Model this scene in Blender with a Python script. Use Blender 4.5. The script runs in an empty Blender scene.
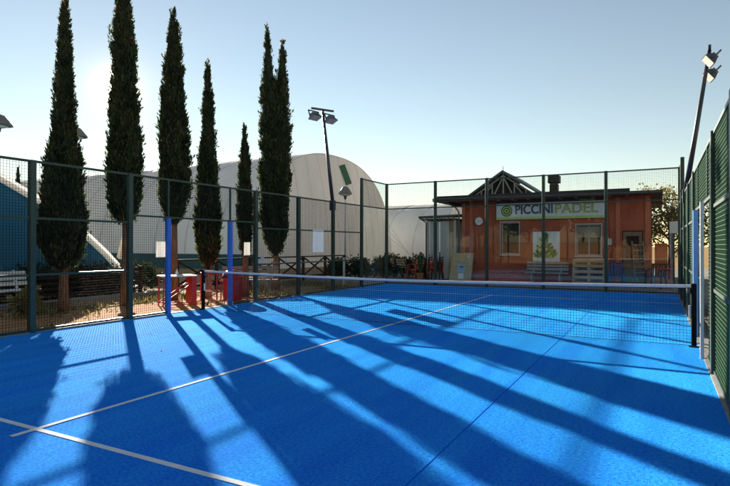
import bpy, bmesh, math, random
import numpy as np
from mathutils import Vector, Matrix

random.seed(7)
RNG = np.random.default_rng(7)
scene = bpy.context.scene
COL = scene.collection

# ------------------------------------------------------------------ camera
YAW, PITCH, ROLL = 0.491334, 0.0046935, 0.0012017
CAM = Vector((4.52618, -9.66545, 1.51943))
Fv = Vector((-math.sin(YAW) * math.cos(PITCH), math.cos(YAW) * math.cos(PITCH), math.sin(PITCH)))
Rv = Vector((math.cos(YAW), math.sin(YAW), 0))
Uv = Rv.cross(Fv)
R2 = math.cos(ROLL) * Rv + math.sin(ROLL) * Uv
U2 = -math.sin(ROLL) * Rv + math.cos(ROLL) * Uv
cam = bpy.data.cameras.new('camera')
cam.sensor_width = 36.0
cam.lens = 548.064 / 730 * 36.0
cam.clip_start = 0.05
cam.clip_end = 3000
camo = bpy.data.objects.new('camera', cam)
COL.objects.link(camo)
M4 = Matrix(((R2.x, U2.x, -Fv.x, CAM.x), (R2.y, U2.y, -Fv.y, CAM.y), (R2.z, U2.z, -Fv.z, CAM.z), (0, 0, 0, 1)))
camo.matrix_world = M4
scene.camera = camo
scene.render.resolution_x = 1024
scene.render.resolution_y = 682

# ------------------------------------------------------------------ sky and sun
SUN = Vector((-0.76918, 0.58746, 0.25150)).normalized()
world = bpy.data.worlds.new('World')
scene.world = world
world.use_nodes = True
wn, wl = world.node_tree.nodes, world.node_tree.links
wn.clear()
sky = wn.new('ShaderNodeTexSky')
sky.sky_type = 'NISHITA'
sky.sun_disc = False
sky.sun_elevation = math.asin(SUN.z)
sky.sun_rotation = math.atan2(SUN.x, SUN.y)
sky.air_density = 1.0
sky.dust_density = 0.004
sky.ozone_density = 0.0
bg = wn.new('ShaderNodeBackground')
bg.inputs['Strength'].default_value = 0.05
hs_ = wn.new('ShaderNodeHueSaturation')     # a slightly hazy, less saturated sky
hs_.inputs['Saturation'].default_value = 0.90
hz_ = wn.new('ShaderNodeMix'); hz_.data_type = 'RGBA'; hz_.blend_type = 'MULTIPLY'; hz_.inputs[0].default_value = 1
hz_.inputs[7].default_value = (0.96, 0.95, 0.93, 1)
wl.new(sky.outputs[0], hs_.inputs['Color']); wl.new(hs_.outputs[0], hz_.inputs[6]); wl.new(hz_.outputs[2], bg.inputs['Color'])
# the sun's own aureole, round the sun's direction
tc = wn.new('ShaderNodeTexCoord')
dot = wn.new('ShaderNodeVectorMath'); dot.operation = 'DOT_PRODUCT'
dot.inputs[1].default_value = SUN
wl.new(tc.outputs['Generated'], dot.inputs[0])
def aureole(power, strength, col):
    mx = wn.new('ShaderNodeMath'); mx.operation = 'MAXIMUM'; mx.inputs[1].default_value = 0.0
    wl.new(dot.outputs['Value'], mx.inputs[0])
    pw = wn.new('ShaderNodeMath'); pw.operation = 'POWER'; pw.inputs[1].default_value = power
    wl.new(mx.outputs[0], pw.inputs[0])
    ml = wn.new('ShaderNodeMath'); ml.operation = 'MULTIPLY'; ml.inputs[1].default_value = strength
    wl.new(pw.outputs[0], ml.inputs[0])
    b = wn.new('ShaderNodeBackground'); b.inputs['Color'].default_value = (*col, 1)
    wl.new(ml.outputs[0], b.inputs['Strength'])
    return b
g1 = aureole(90, 0.022, (1.0, 0.66, 0.28))
g2 = aureole(900, 0.12, (1.0, 0.70, 0.28))
g3 = aureole(7000, 7.0, (1.0, 0.93, 0.76))
add = None
for g in (g1, g2, g3):
    a = wn.new('ShaderNodeAddShader')
    wl.new((add or bg).outputs[0], a.inputs[0]); wl.new(g.outputs[0], a.inputs[1]); add = a
wo = wn.new('ShaderNodeOutputWorld')
wl.new(add.outputs[0], wo.inputs['Surface'])

sl = bpy.data.lights.new('sun', 'SUN')
sl.energy = 5.0
sl.angle = math.radians(0.55)
sl.color = (1.0, 0.90, 0.76)
so = bpy.data.objects.new('sun', sl)
COL.objects.link(so)
so.rotation_euler = SUN.to_track_quat('Z', 'Y').to_euler()
so.location = SUN * 60

vs = scene.view_settings
vs.view_transform = 'Standard'
vs.look = 'None'
vs.gamma = 1
vs.use_curve_mapping = False
vs.exposure = 1.7

# ------------------------------------------------------------------ materials
MATS = {}
def lin(r, g, b):
    return tuple((c / 12.92 if c <= .04045 else ((c + .055) / 1.055) ** 2.4) for c in (r / 255, g / 255, b / 255))

def mat(name, col, rough=.6, var=.18, scale=6.0, bump=.0, metal=0., spec=.5, col2=None, bscale=None, stretch=(1, 1, 1), world_co=False, sheen=0.0):
    """Principled with two-octave colour wear, roughness variation and fine bump."""
    m = bpy.data.materials.new(name); m.use_nodes = True
    nt = m.node_tree; n, l = nt.nodes, nt.links
    p = n['Principled BSDF']
    p.inputs['Roughness'].default_value = rough
    p.inputs['Metallic'].default_value = metal
    p.inputs['Specular IOR Level'].default_value = spec
    if sheen:
        p.inputs['Sheen Weight'].default_value = sheen
        p.inputs['Sheen Roughness'].default_value = .4
    if world_co:
        g = n.new('ShaderNodeNewGeometry'); co = g.outputs['Position']
    else:
        t = n.new('ShaderNodeTexCoord'); co = t.outputs['Object']
    mp = n.new('ShaderNodeMapping'); mp.inputs['Scale'].default_value = stretch
    l.new(co, mp.inputs['Vector'])
    nz = n.new('ShaderNodeTexNoise'); nz.inputs['Scale'].default_value = scale
    nz.inputs['Detail'].default_value = 8; nz.inputs['Roughness'].default_value = .65
    l.new(mp.outputs[0], nz.inputs['Vector'])
    rp = n.new('ShaderNodeValToRGB')
    rp.color_ramp.elements[0].position = .3; rp.color_ramp.elements[1].position = .7
    c1 = tuple(max(0, c * (1 - var)) for c in col)
    c2 = col2 if col2 else tuple(min(1, c * (1 + var)) for c in col)
    rp.color_ramp.elements[0].color = (*c1, 1); rp.color_ramp.elements[1].color = (*c2, 1)
    l.new(nz.outputs['Fac'], rp.inputs['Fac'])
    l.new(rp.outputs['Color'], p.inputs['Base Color'])
    if bump:
        nb = n.new('ShaderNodeTexNoise'); nb.inputs['Scale'].default_value = bscale or scale * 6
        nb.inputs['Detail'].default_value = 4
        l.new(mp.outputs[0], nb.inputs['Vector'])
        bp = n.new('ShaderNodeBump'); bp.inputs['Strength'].default_value = bump; bp.inputs['Distance'].default_value = .02
        l.new(nb.outputs['Fac'], bp.inputs['Height']); l.new(bp.outputs['Normal'], p.inputs['Normal'])
    MATS[name] = m
    return m

def glass_mat(name, tint, ior):
    m = bpy.data.materials.new(name); m.use_nodes = True
    n, l = m.node_tree.nodes, m.node_tree.links
    n.clear()
    tr = n.new('ShaderNodeBsdfTransparent'); tr.inputs['Color'].default_value = (*tint, 1)
    gl = n.new('ShaderNodeBsdfGlossy'); gl.inputs['Roughness'].default_value = .01
    fr = n.new('ShaderNodeFresnel'); fr.inputs['IOR'].default_value = ior
    mx = n.new('ShaderNodeMixShader'); o = n.new('ShaderNodeOutputMaterial')
    ge = n.new('ShaderNodeNewGeometry'); inv = n.new('ShaderNodeMath'); inv.operation = 'SUBTRACT'; inv.inputs[0].default_value = 1
    l.new(ge.outputs['Backfacing'], inv.inputs[1])
    ml = n.new('ShaderNodeMath'); ml.operation = 'MULTIPLY'; l.new(fr.outputs[0], ml.inputs[0]); l.new(inv.outputs[0], ml.inputs[1])
    l.new(ml.outputs[0], mx.inputs[0]); l.new(tr.outputs[0], mx.inputs[1]); l.new(gl.outputs[0], mx.inputs[2])
    df = n.new('ShaderNodeBsdfDiffuse'); df.inputs['Color'].default_value = (.6, .58, .54, 1)      # dust and smears
    nz = n.new('ShaderNodeTexNoise'); nz.inputs['Scale'].default_value = 2.2; nz.inputs['Detail'].default_value = 9; nz.inputs['Distortion'].default_value = .8
    l.new(ge.outputs['Position'], nz.inputs['Vector'])
    mr = n.new('ShaderNodeMapRange'); mr.inputs[1].default_value = .42; mr.inputs[2].default_value = .75; mr.inputs[3].default_value = 0; mr.inputs[4].default_value = .02
    l.new(nz.outputs['Fac'], mr.inputs[0])
    m2 = n.new('ShaderNodeMixShader'); l.new(mr.outputs[0], m2.inputs[0]); l.new(mx.outputs[0], m2.inputs[1]); l.new(df.outputs[0], m2.inputs[2]); l.new(m2.outputs[0], o.inputs['Surface'])
    MATS[name] = m

def thin_mat(name, col, trans):
    m = mat(name, col, .8, .05, 6)
    n, l = m.node_tree.nodes, m.node_tree.links
    t = n.new('ShaderNodeBsdfTranslucent'); t.inputs['Color'].default_value = (*col, 1)
    mx = n.new('ShaderNodeMixShader'); mx.inputs[0].default_value = trans
    p = n['Principled BSDF']; o = n['Material Output']
    l.new(p.outputs[0], mx.inputs[1]); l.new(t.outputs[0], mx.inputs[2]); l.new(mx.outputs[0], o.inputs['Surface'])

def membrane(name, trans):
    m = MATS[name]; n, l = m.node_tree.nodes, m.node_tree.links
    t = n.new('ShaderNodeBsdfTranslucent'); p = n['Principled BSDF']; o = n['Material Output']
    l.new(p.inputs['Base Color'].links[0].from_socket, t.inputs['Color'])
    mx = n.new('ShaderNodeMixShader'); mx.inputs[0].default_value = trans
    l.new(p.outputs[0], mx.inputs[1]); l.new(t.outputs[0], mx.inputs[2]); l.new(mx.outputs[0], o.inputs['Surface'])

def leaf_mat(name, dark, light, rough=.55, trans=.25, dry=None):
    """Leaf colour picked per leaf from the 'tone' attribute."""
    m = bpy.data.materials.new(name); m.use_nodes = True
    n, l = m.node_tree.nodes, m.node_tree.links
    p = n['Principled BSDF']; o = n['Material Output']
    at = n.new('ShaderNodeAttribute'); at.attribute_name = 'tone'
    rp = n.new('ShaderNodeValToRGB')
    rp.color_ramp.elements[0].color = (*dark, 1); rp.color_ramp.elements[1].color = (*light, 1)
    rp.color_ramp.elements[1].position = .90
    if dry:
        e = rp.color_ramp.elements.new(1.0); e.color = (*dry, 1)
    l.new(at.outputs['Fac'], rp.inputs['Fac']); l.new(rp.outputs[0], p.inputs['Base Color'])
    p.inputs['Roughness'].default_value = rough
    p.inputs['Specular IOR Level'].default_value = .35
    t = n.new('ShaderNodeBsdfTranslucent'); l.new(rp.outputs[0], t.inputs['Color'])
    mx = n.new('ShaderNodeMixShader'); mx.inputs[0].default_value = trans
    l.new(p.outputs[0], mx.inputs[1]); l.new(t.outputs[0], mx.inputs[2]); l.new(mx.outputs[0], o.inputs['Surface'])
    MATS[name] = m

mat('dirt', (.36, .22, .10), .95, .3, .8, .25, col2=(.48, .32, .16), bscale=30, world_co=True, spec=.03)
mat('clay', (.52, .24, .10), .95, .25, 1.5, .4, col2=(.62, .33, .16), bscale=40, world_co=True, spec=.03)
mat('paving', (.30, .28, .25), .85, .2, 1.2, .3, bscale=40, world_co=True, spec=.03)
mat('white_line', (.78, .82, .86), .8, .16, 3, .05, spec=.02, col2=(.88, .90, .92), bscale=160, world_co=True)
mat('post_green', (.026, .052, .032), .42, .25, 5, .1)
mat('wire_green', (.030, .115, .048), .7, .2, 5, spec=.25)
mat('wire_dark', (.012, .016, .014), .9, .2, 5, spec=.08)  # mesh green darkened, backlight put into the colour; net posts share it
mat('net_black', (.010, .011, .013), .7, .2, 8)
mat('net_tape', (.84, .84, .82), .7, .1, 12, .2)
mat('gate_blue', (.035, .17, .62), .45, .15, 5, .1)
mat('gate_pale_blue', (.16, .42, .80), .45, .12, 5, .1)
mat('bark', (.18, .095, .048), .9, .4, 6, .9, col2=(.36, .19, .095), bscale=14, stretch=(3, 3, .6))
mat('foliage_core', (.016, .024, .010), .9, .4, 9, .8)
mat('hall_white', (.86, .85, .83), .6, .10, .45, .55, bscale=1.6, stretch=(1, 1, .35))
mat('hall_end', (.87, .84, .80), .6, .10, .45, .55, bscale=1.6, stretch=(1, 1, .35))
membrane('hall_white', .35); membrane('hall_end', .35)
mat('hall_seam', (.62, .59, .55), .55, .06, 1)
mat('hall_teal', (.012, .085, .085), .55, .2, 1.2, .2)
mat('tent_blue', (.030, .165, .28), .6, spec=.2, var=.15, scale=.6, bump=.15, bscale=3)
mat('rim_white', (.82, .82, .80), .4, .05, 2)
mat('wood_dark', (.050, .030, .018), .85, .4, 4, .4, spec=.12, stretch=(1, 1, 4))
mat('wood_grey', (.34, .30, .25), .8, .25, 5, .3, stretch=(4, 1, 1))
mat('wood_pallet', (.46, .33, .19), .8, .25, 5, .3, stretch=(1, 1, 4))
mat('plywood', (.50, .37, .21), .7, .16, 3, .2, stretch=(1, 1, 5))
mat('bench_white', (.72, .71, .68), .55, .1, 6, .1)
mat('plaster_red', (.42, .090, .046), .9, .30, 1.1, .45, spec=.1, col2=(.52, .13, .066), bscale=35)
mat('plaster_trim', (.50, .14, .072), .8, .15, 2, .2)
mat('plaster_ochre', (.48, .24, .09), .85, .15, 1.0, .3)
mat('plaster_cream', (.60, .46, .27), .85, .12, 1.0, .3)
mat('roof_dark', (.040, .034, .030), .6, .3, 3, .3)
mat('roof_tin', (.10, .095, .085), .5, .25, 3, .2)
mat('truss', (.36, .34, .29), .7, .2, 4)
mat('frame_white', (.50, .47, .42), .5, .1, 5)
mat('frame_brown', (.20, .13, .08), .6, .2, 5)
mat('pane_dark', (.012, .014, .015), .08, .3, 2, spec=.2)
mat('shutter', (.36, .30, .21), .6, .2, 5)
mat('sign_white', (.66, .72, .70), .4, .05, 2)
mat('sign_dark', (.020, .028, .045), .5, .3, 3)
mat('sign_navy', (.012, .030, .11), .5, .1, 5)
mat('sign_olive', (.36, .40, .12), .5, .15, 5)
mat('sign_green', (.055, .26, .045), .5, .15, 5)
mat('sign_dark_green', (.012, .10, .025), .5, .15, 5)
mat('sign_lime', (.50, .62, .14), .5, .12, 5)
mat('paper', (.78, .76, .70), .8, .05, 6)
thin_mat('paper_thin', (.86, .86, .84), .2)
thin_mat('sunlit_rim', (.88, .87, .84), .7)  # white put in for the sunlight along the tent's edge
thin_mat('fence_paper', (.80, .78, .72), .55)
mat('curtain', (.62, .60, .55), .8, .14, 2.5, .2, stretch=(6, 6, .4))
mat('red_plastic', (.60, .028, .024), .35, .15, 5)
mat('red_metal', (.58, .040, .030), .45, .2, 5)
mat('blue_plastic', (.015, .045, .20), .35, .2, 5)
mat('orange_plastic', (.62, .15, .025), .4, .15, 4)
mat('bottle_blue', (.25, .48, .74), .25, .1, 5)
mat('pole_grey', (.050, .058, .060), .4, .2, 4, metal=.4)
mat('lamp_body', (.10, .105, .105), .4, .2, 6, metal=.5)
mat('lamp_glass', (.70, .66, .54), .12, .06, 6)
mat('lamp_shade', (.20, .17, .14), .5, .2, 6)
mat('steel', (.32, .32, .31), .35, .2, 6, metal=.9)
mat('tyre', (.012, .012, .012), .8, .2, 8)
mat('terracotta', (.36, .13, .06), .8, .2, 5)
mat('green_cloth', (.014, .060, .030), .85, .2, 2, .25, stretch=(1, 1, .4))
mat('seam', (.005, .09, .62), .9, .2, 8, spec=0)
mat('kerb', (.30, .29, .27), .85, .2, 4, .3)
glass_mat('court_glass', (.955, .975, .965), 1.55)
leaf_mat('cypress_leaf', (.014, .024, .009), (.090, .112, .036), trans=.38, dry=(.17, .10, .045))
leaf_mat('yellow_leaf', (.11, .095, .02), (.34, .27, .07), trans=.4)
leaf_mat('bush_leaf', (.010, .018, .008), (.050, .070, .022))
leaf_mat('grass_leaf', (.075, .085, .02), (.34, .27, .10), trans=.35)

# court turf: sanded blue fibres, slight roller streaks and scuffs
def turf_mat():
    m = bpy.data.materials.new('blue_turf'); m.use_nodes = True
    n, l = m.node_tree.nodes, m.node_tree.links
    p = n['Principled BSDF']
    g = n.new('ShaderNodeNewGeometry')
    fine = n.new('ShaderNodeTexNoise'); fine.inputs['Scale'].default_value = 38; fine.inputs['Detail'].default_value = 6; fine.inputs['Roughness'].default_value = .75
    big = n.new('ShaderNodeTexNoise'); big.inputs['Scale'].default_value = .9; big.inputs['Detail'].default_value = 6
    mp = n.new('ShaderNodeMapping'); mp.inputs['Scale'].default_value = (1, .35, 1)
    l.new(g.outputs['Position'], fine.inputs['Vector']); l.new(g.outputs['Position'], mp.inputs['Vector']); l.new(mp.outputs[0], big.inputs['Vector'])
    r1 = n.new('ShaderNodeValToRGB')
    r1.color_ramp.elements[0].position = .30; r1.color_ramp.elements[0].color = (.005, .07, .80, 1)
    r1.color_ramp.elements[1].position = .72; r1.color_ramp.elements[1].color = (.013, .20, .99, 1)
    e = r1.color_ramp.elements.new(.5); e.color = (.007, .125, .96, 1)
    l.new(fine.outputs['Fac'], r1.inputs['Fac'])
    r2 = n.new('ShaderNodeValToRGB')
    r2.color_ramp.elements[0].position = .32; r2.color_ramp.elements[0].color = (.82, .82, .82, 1)
    r2.color_ramp.elements[1].position = .70; r2.color_ramp.elements[1].color = (1.08, 1.08, 1.04, 1)
    l.new(big.outputs['Fac'], r2.inputs['Fac'])
    mx = n.new('ShaderNodeMix'); mx.data_type = 'RGBA'; mx.blend_type = 'MULTIPLY'; mx.inputs[0].default_value = 1
    l.new(r1.outputs[0], mx.inputs[6]); l.new(r2.outputs[0], mx.inputs[7])
    l.new(mx.outputs[2], p.inputs['Base Color'])
    p.inputs['Roughness'].default_value = .7
    p.inputs['Specular IOR Level'].default_value = .002
    p.inputs['Specular Tint'].default_value = (.35, .85, 1, 1)
    p.inputs['Sheen Weight'].default_value = .5
    p.inputs['Sheen Roughness'].default_value = .6
    p.inputs['Sheen Tint'].default_value = (.07, .70, 1, 1)
    sw = n.new('ShaderNodeMapRange'); sw.inputs[1].default_value = .32; sw.inputs[2].default_value = .70; sw.inputs[3].default_value = .18; sw.inputs[4].default_value = .98
    l.new(fine.outputs['Fac'], sw.inputs[0])
    # sand drifts and roller streaks thin the visible fuzz
    st = n.new('ShaderNodeTexNoise'); st.inputs['Scale'].default_value = 1.6; st.inputs['Detail'].default_value = 7; st.inputs['Roughness'].default_value = .6
    ms = n.new('ShaderNodeMapping'); ms.inputs['Scale'].default_value = (2.2, .25, 1); l.new(g.outputs['Position'], ms.inputs['Vector']); l.new(ms.outputs[0], st.inputs['Vector'])
    s2 = n.new('ShaderNodeMapRange'); s2.inputs[1].default_value = .3; s2.inputs[2].default_value = .7; s2.inputs[3].default_value = .66; s2.inputs[4].default_value = 1.2
    l.new(st.outputs['Fac'], s2.inputs[0])
    sm = n.new('ShaderNodeMath'); sm.operation = 'MULTIPLY'; l.new(sw.outputs[0], sm.inputs[0]); l.new(s2.outputs[0], sm.inputs[1]); l.new(sm.outputs[0], p.inputs['Sheen Weight'])
    nb = n.new('ShaderNodeTexNoise'); nb.inputs['Scale'].default_value = 130; nb.inputs['Detail'].default_value = 3
    l.new(g.outputs['Position'], nb.inputs['Vector'])
    bp = n.new('ShaderNodeBump'); bp.inputs['Strength'].default_value = .5; bp.inputs['Distance'].default_value = .012
    l.new(nb.outputs['Fac'], bp.inputs['Height']); l.new(bp.outputs['Normal'], p.inputs['Normal'])
    MATS['blue_turf'] = m
turf_mat()

# ------------------------------------------------------------------ mesh helpers
ORIGIN = {}
class MB:
    def __init__(s):
        s.v = []; s.f = []; s.smooth = False
    def box(s, x0, x1, y0, y1, z0, z1):
        b = len(s.v)
        s.v += [(x0, y0, z0), (x1, y0, z0), (x1, y1, z0), (x0, y1, z0), (x0, y0, z1), (x1, y0, z1), (x1, y1, z1), (x0, y1, z1)]
        s.f += [tuple(b + i for i in q) for q in ((3, 2, 1, 0), (4, 5, 6, 7), (0, 1, 5, 4), (1, 2, 6, 5), (2, 3, 7, 6), (3, 0, 4, 7))]
        return s
    def bbox(s, x0, x1, y0, y1, z0, z1, bev=.01):
        """box with chamfered vertical and top edges"""
        bm = bmesh.new()
        bmesh.ops.create_cube(bm, size=1)
        for v in bm.verts:
            v.co = Vector(((x0 + x1) / 2 + v.co.x * (x1 - x0), (y0 + y1) / 2 + v.co.y * (y1 - y0), (z0 + z1) / 2 + v.co.z * (z1 - z0)))
        bmesh.ops.bevel(bm, geom=list(bm.edges), offset=bev, segments=1, affect='EDGES')
        s.from_bm(bm); return s
    def from_bm(s, bm):
        b = len(s.v)
        bm.verts.index_update()
        s.v += [tuple(v.co) for v in bm.verts]
        s.f += [tuple(b + v.index for v in f.verts) for f in bm.faces]
        bm.free()
    def bar(s, a, c, w, h, up=(0, 0, 1), caps=True):
        a, c = Vector(a), Vector(c)
        d = (c - a).normalized(); up = Vector(up)
        if abs(d.dot(up)) > .98: up = Vector((1, 0, 0))
        r = d.cross(up).normalized() * (w / 2); u = r.cross(d).normalized() * (h / 2)
        b = len(s.v)
        for q in (a, c):
            s.v += [tuple(q - r - u), tuple(q + r - u), tuple(q + r + u), tuple(q - r + u)]
        s.f += [tuple(b + i for i in q) for q in ((0, 1, 5, 4), (1, 2, 6, 5), (2, 3, 7, 6), (3, 0, 4, 7))]
        if caps: s.f += [(b + 3, b + 2, b + 1, b), (b + 4, b + 5, b + 6, b + 7)]
        return s
    def tube(s, pts, rad, n=10, caps=True):
        pts = [Vector(q) for q in pts]
        rad = rad if isinstance(rad, (list, tuple)) else [rad] * len(pts)
        b = len(s.v); prev = None
        for i, q in enumerate(pts):
            d = (pts[min(i + 1, len(pts) - 1)] - pts[max(i - 1, 0)]).normalized()
            ref = prev if prev is not None else (Vector((1, 0, 0)) if abs(d.x) < .9 else Vector((0, 1, 0)))
            u = (ref - d * ref.dot(d)).normalized(); w = d.cross(u); prev = u
            for k in range(n):
                t = 2 * math.pi * k / n
                s.v.append(tuple(q + (u * math.cos(t) + w * math.sin(t)) * rad[i]))
        for i in range(len(pts) - 1):
            for k in range(n):
                k2 = (k + 1) % n
                s.f.append((b + i * n + k, b + i * n + k2, b + (i + 1) * n + k2, b + (i + 1) * n + k))
        if caps:
            s.f.append(tuple(b + k for k in reversed(range(n))))
            s.f.append(tuple(b + (len(pts) - 1) * n + k for k in range(n)))
        return s
    def lathe(s, prof, c=(0, 0, 0), n=20, caps=True):
        b = len(s.v)
        for r, z in prof:
            for k in range(n):
                t = 2 * math.pi * k / n
                s.v.append((c[0] + r * math.cos(t), c[1] + r * math.sin(t), c[2] + z))
        for i in range(len(prof) - 1):
            for k in range(n):
                k2 = (k + 1) % n
                s.f.append((b + i * n + k, b + i * n + k2, b + (i + 1) * n + k2, b + (i + 1) * n + k))
        if caps:
            s.f.append(tuple(b + k for k in reversed(range(n))))
            s.f.append(tuple(b + (len(prof) - 1) * n + k for k in range(n)))
        return s
    def prism(s, poly, axis, a0, a1):
        """closed polygon (2-D) extruded along axis 'x' or 'y' between a0 and a1"""
        b = len(s.v); n = len(poly)
        for a in (a0, a1):
            for p in poly:
                s.v.append((a, p[0], p[1]) if axis == 'x' else (p[0], a, p[1]))
        s.f.append(tuple(b + k for k in range(n))); s.f.append(tuple(b + n + k for k in reversed(range(n))))
        for k in range(n):
            k2 = (k + 1) % n
            s.f.append((b + k2, b + k, b + n + k, b + n + k2))
        return s
    def build(s, name, m, parent=None, world=False, smooth=False):
        """ONE mesh object; world=True: vertices are in world space and are moved to the parent's origin"""
        v = s.v
        if parent is not None and world:
            o = ORIGIN.get(parent, Vector((0, 0, 0)))
            v = [(p[0] - o.x, p[1] - o.y, p[2] - o.z) for p in v]
        me = bpy.data.meshes.new(name)
        me.from_pydata(v, [], s.f)
        bm = bmesh.new(); bm.from_mesh(me); bmesh.ops.recalc_face_normals(bm, faces=list(bm.faces)); bm.to_mesh(me); bm.free()
        if smooth:
            me.polygons.foreach_set('use_smooth', [True] * len(me.polygons))
        me.materials.append(MATS[m] if isinstance(m, str) else m)
        ob = bpy.data.objects.new(name, me)
        COL.objects.link(ob)
        if parent is not None:
            ob.parent = parent
            ORIGIN[ob] = ORIGIN.get(parent, Vector((0, 0, 0)))
        return ob

def tag(o, label=None, cat=None, group=None, kind=None):
    if label: o['label'] = label
    if cat: o['category'] = cat
    if group: o['group'] = group
    if kind: o['kind'] = kind
    return o
def thing(name, label, cat, loc=(0, 0, 0), rz=0, group=None):
    o = bpy.data.objects.new(name, None); COL.objects.link(o)
    o.empty_display_size = .2
    o.location = loc; o.rotation_euler = (0, 0, rz)
    ORIGIN[o] = Vector(loc)
    return tag(o, label, cat, group)
def copy_tree(o, parent=None):
    c = o.copy(); COL.objects.link(c)
    if parent is not None: c.parent = parent
    for ch in [x for x in bpy.data.objects if x.parent == o]:
        copy_tree(ch, c)
    return c
def dup(o, loc, rz, label, group=None):
    c = copy_tree(o); c.location = loc; c.rotation_euler = (0, 0, rz); c['label'] = label
    if group: c['group'] = group
    return c
def struct(mb, name, m, smooth=False):
    return tag(mb.build(name, m, smooth=smooth), kind='structure')

def foliage(name, pos, up, length, width, tone, m, parent, stuff=True):
    """many small folded leaf sprays: pos, up (unit), per-leaf length/width/tone arrays"""
    n = len(pos)
    rnd = RNG.normal(size=(n, 3))
    side = np.cross(up, rnd); side /= np.linalg.norm(side, axis=1)[:, None] + 1e-9
    nor = np.cross(up, side)
    L, Wd = length[:, None], width[:, None]
    v = np.empty((n, 4, 3))
    v[:, 0] = pos
    v[:, 1] = pos + up * L * .5 + side * Wd + nor * Wd * .5
    v[:, 2] = pos + up * L
    v[:, 3] = pos + up * L * .5 - side * Wd + nor * Wd * .5
    me = bpy.data.meshes.new(name)
    f = np.arange(n * 4).reshape(n, 4)
    tri = np.concatenate([f[:, [0, 1, 2]], f[:, [0, 2, 3]]])
    me.from_pydata(v.reshape(-1, 3), [], tri.tolist())
    at = me.attributes.new('tone', 'FLOAT', 'POINT')
    at.data.foreach_set('value', np.repeat(tone, 4).astype(np.float32))
    me.materials.append(MATS[m])
    o = bpy.data.objects.new(name, me); COL.objects.link(o); o.parent = parent
    if stuff and parent is None: o['kind'] = 'stuff'
    return o

# ================================================================== SETTING
struct(MB().box(-600, 600, -600, 900, -.6, -.03), 'ground', 'dirt')
struct(MB().box(-8.6, 8.0, 10.25, 34, -.2, -.012), 'paved_yard', 'paving')
struct(MB().box(-7.4, -5.16, -12, 2.9, -.2, -.016), 'clay_path', 'clay')
struct(MB().box(5.25, 12.0, -14, 10.2, -.2, -.014), 'side_path', 'paving')
court = struct(MB().box(-5.02, 5.06, -10.05, 10.05, -.2, 0.0), 'court_surface', 'blue_turf')
for nm, b in (('kerb', (-5.16, -5.022, -10.2, 10.2)), ('kerb', (5.062, 5.24, -10.2, 10.2)), ('kerb', (-5.16, 5.24, 10.205, 10.245)), ('kerb', (-5.021, 5.061, 10.052, 10.2))):
    o = MB().box(b[0], b[1], b[2], b[3], -.2, .012).build(nm, 'kerb', court)
LW = .05
for b in ((-5.0, 5.04, -6.95 - LW / 2, -6.95 + LW / 2), (-5.0, 5.04, 6.95 - LW / 2, 6.95 + LW / 2)):
    MB().box(*b, .001, .004).build('service_line', 'white_line', court)
MB().box(-LW / 2, LW / 2, -7.15, 7.15, .002, .0055).build('centre_line', 'white_line', court)
for x in (3.115,):
    MB().box(x - .0025, x + .0025, -10, 10, .0005, .002).build('turf_seam', 'seam', court)

# ================================================================== ENCLOSURE
def wires(a, b, z0, z1, step=.05, t=.0045):
    """welded mesh between two plan points"""
    m = MB(); a, b = Vector((*a, 0)), Vector((*b, 0))
    L = (b - a).length; d = (b - a) / L; nrm = Vector((-d.y, d.x, 0)) * t
    k = step / 2
    while k < L:
        p = a + d * k
        m.bar((p.x, p.y, z0), (p.x, p.y, z1), t, t, caps=False); k += step
    z = z0 + step / 2
    while z < z1:
        m.bar((a.x + nrm.x, a.y + nrm.y, z), (b.x + nrm.x, b.y + nrm.y, z), t, t, caps=False); z += step
    return m

def post(parent, x, y, h, m='post_green', w=.09, name='post'):
    mb = MB().bbox(x - w / 2, x + w / 2, y - w / 2, y + w / 2, -.02, h, .006)
    o = mb.build(name, m, parent, world=True)
    pl = MB().box(x - w * .95, x + w * .95, y - w * .95, y + w * .95, .012, .03)
    return o

def rail(parent, a, b, z, m='post_green', w=.045, h=.04):
    return MB().bar((*a, z), (*b, z), w, h).build('rail', m, parent, world=True)

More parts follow.
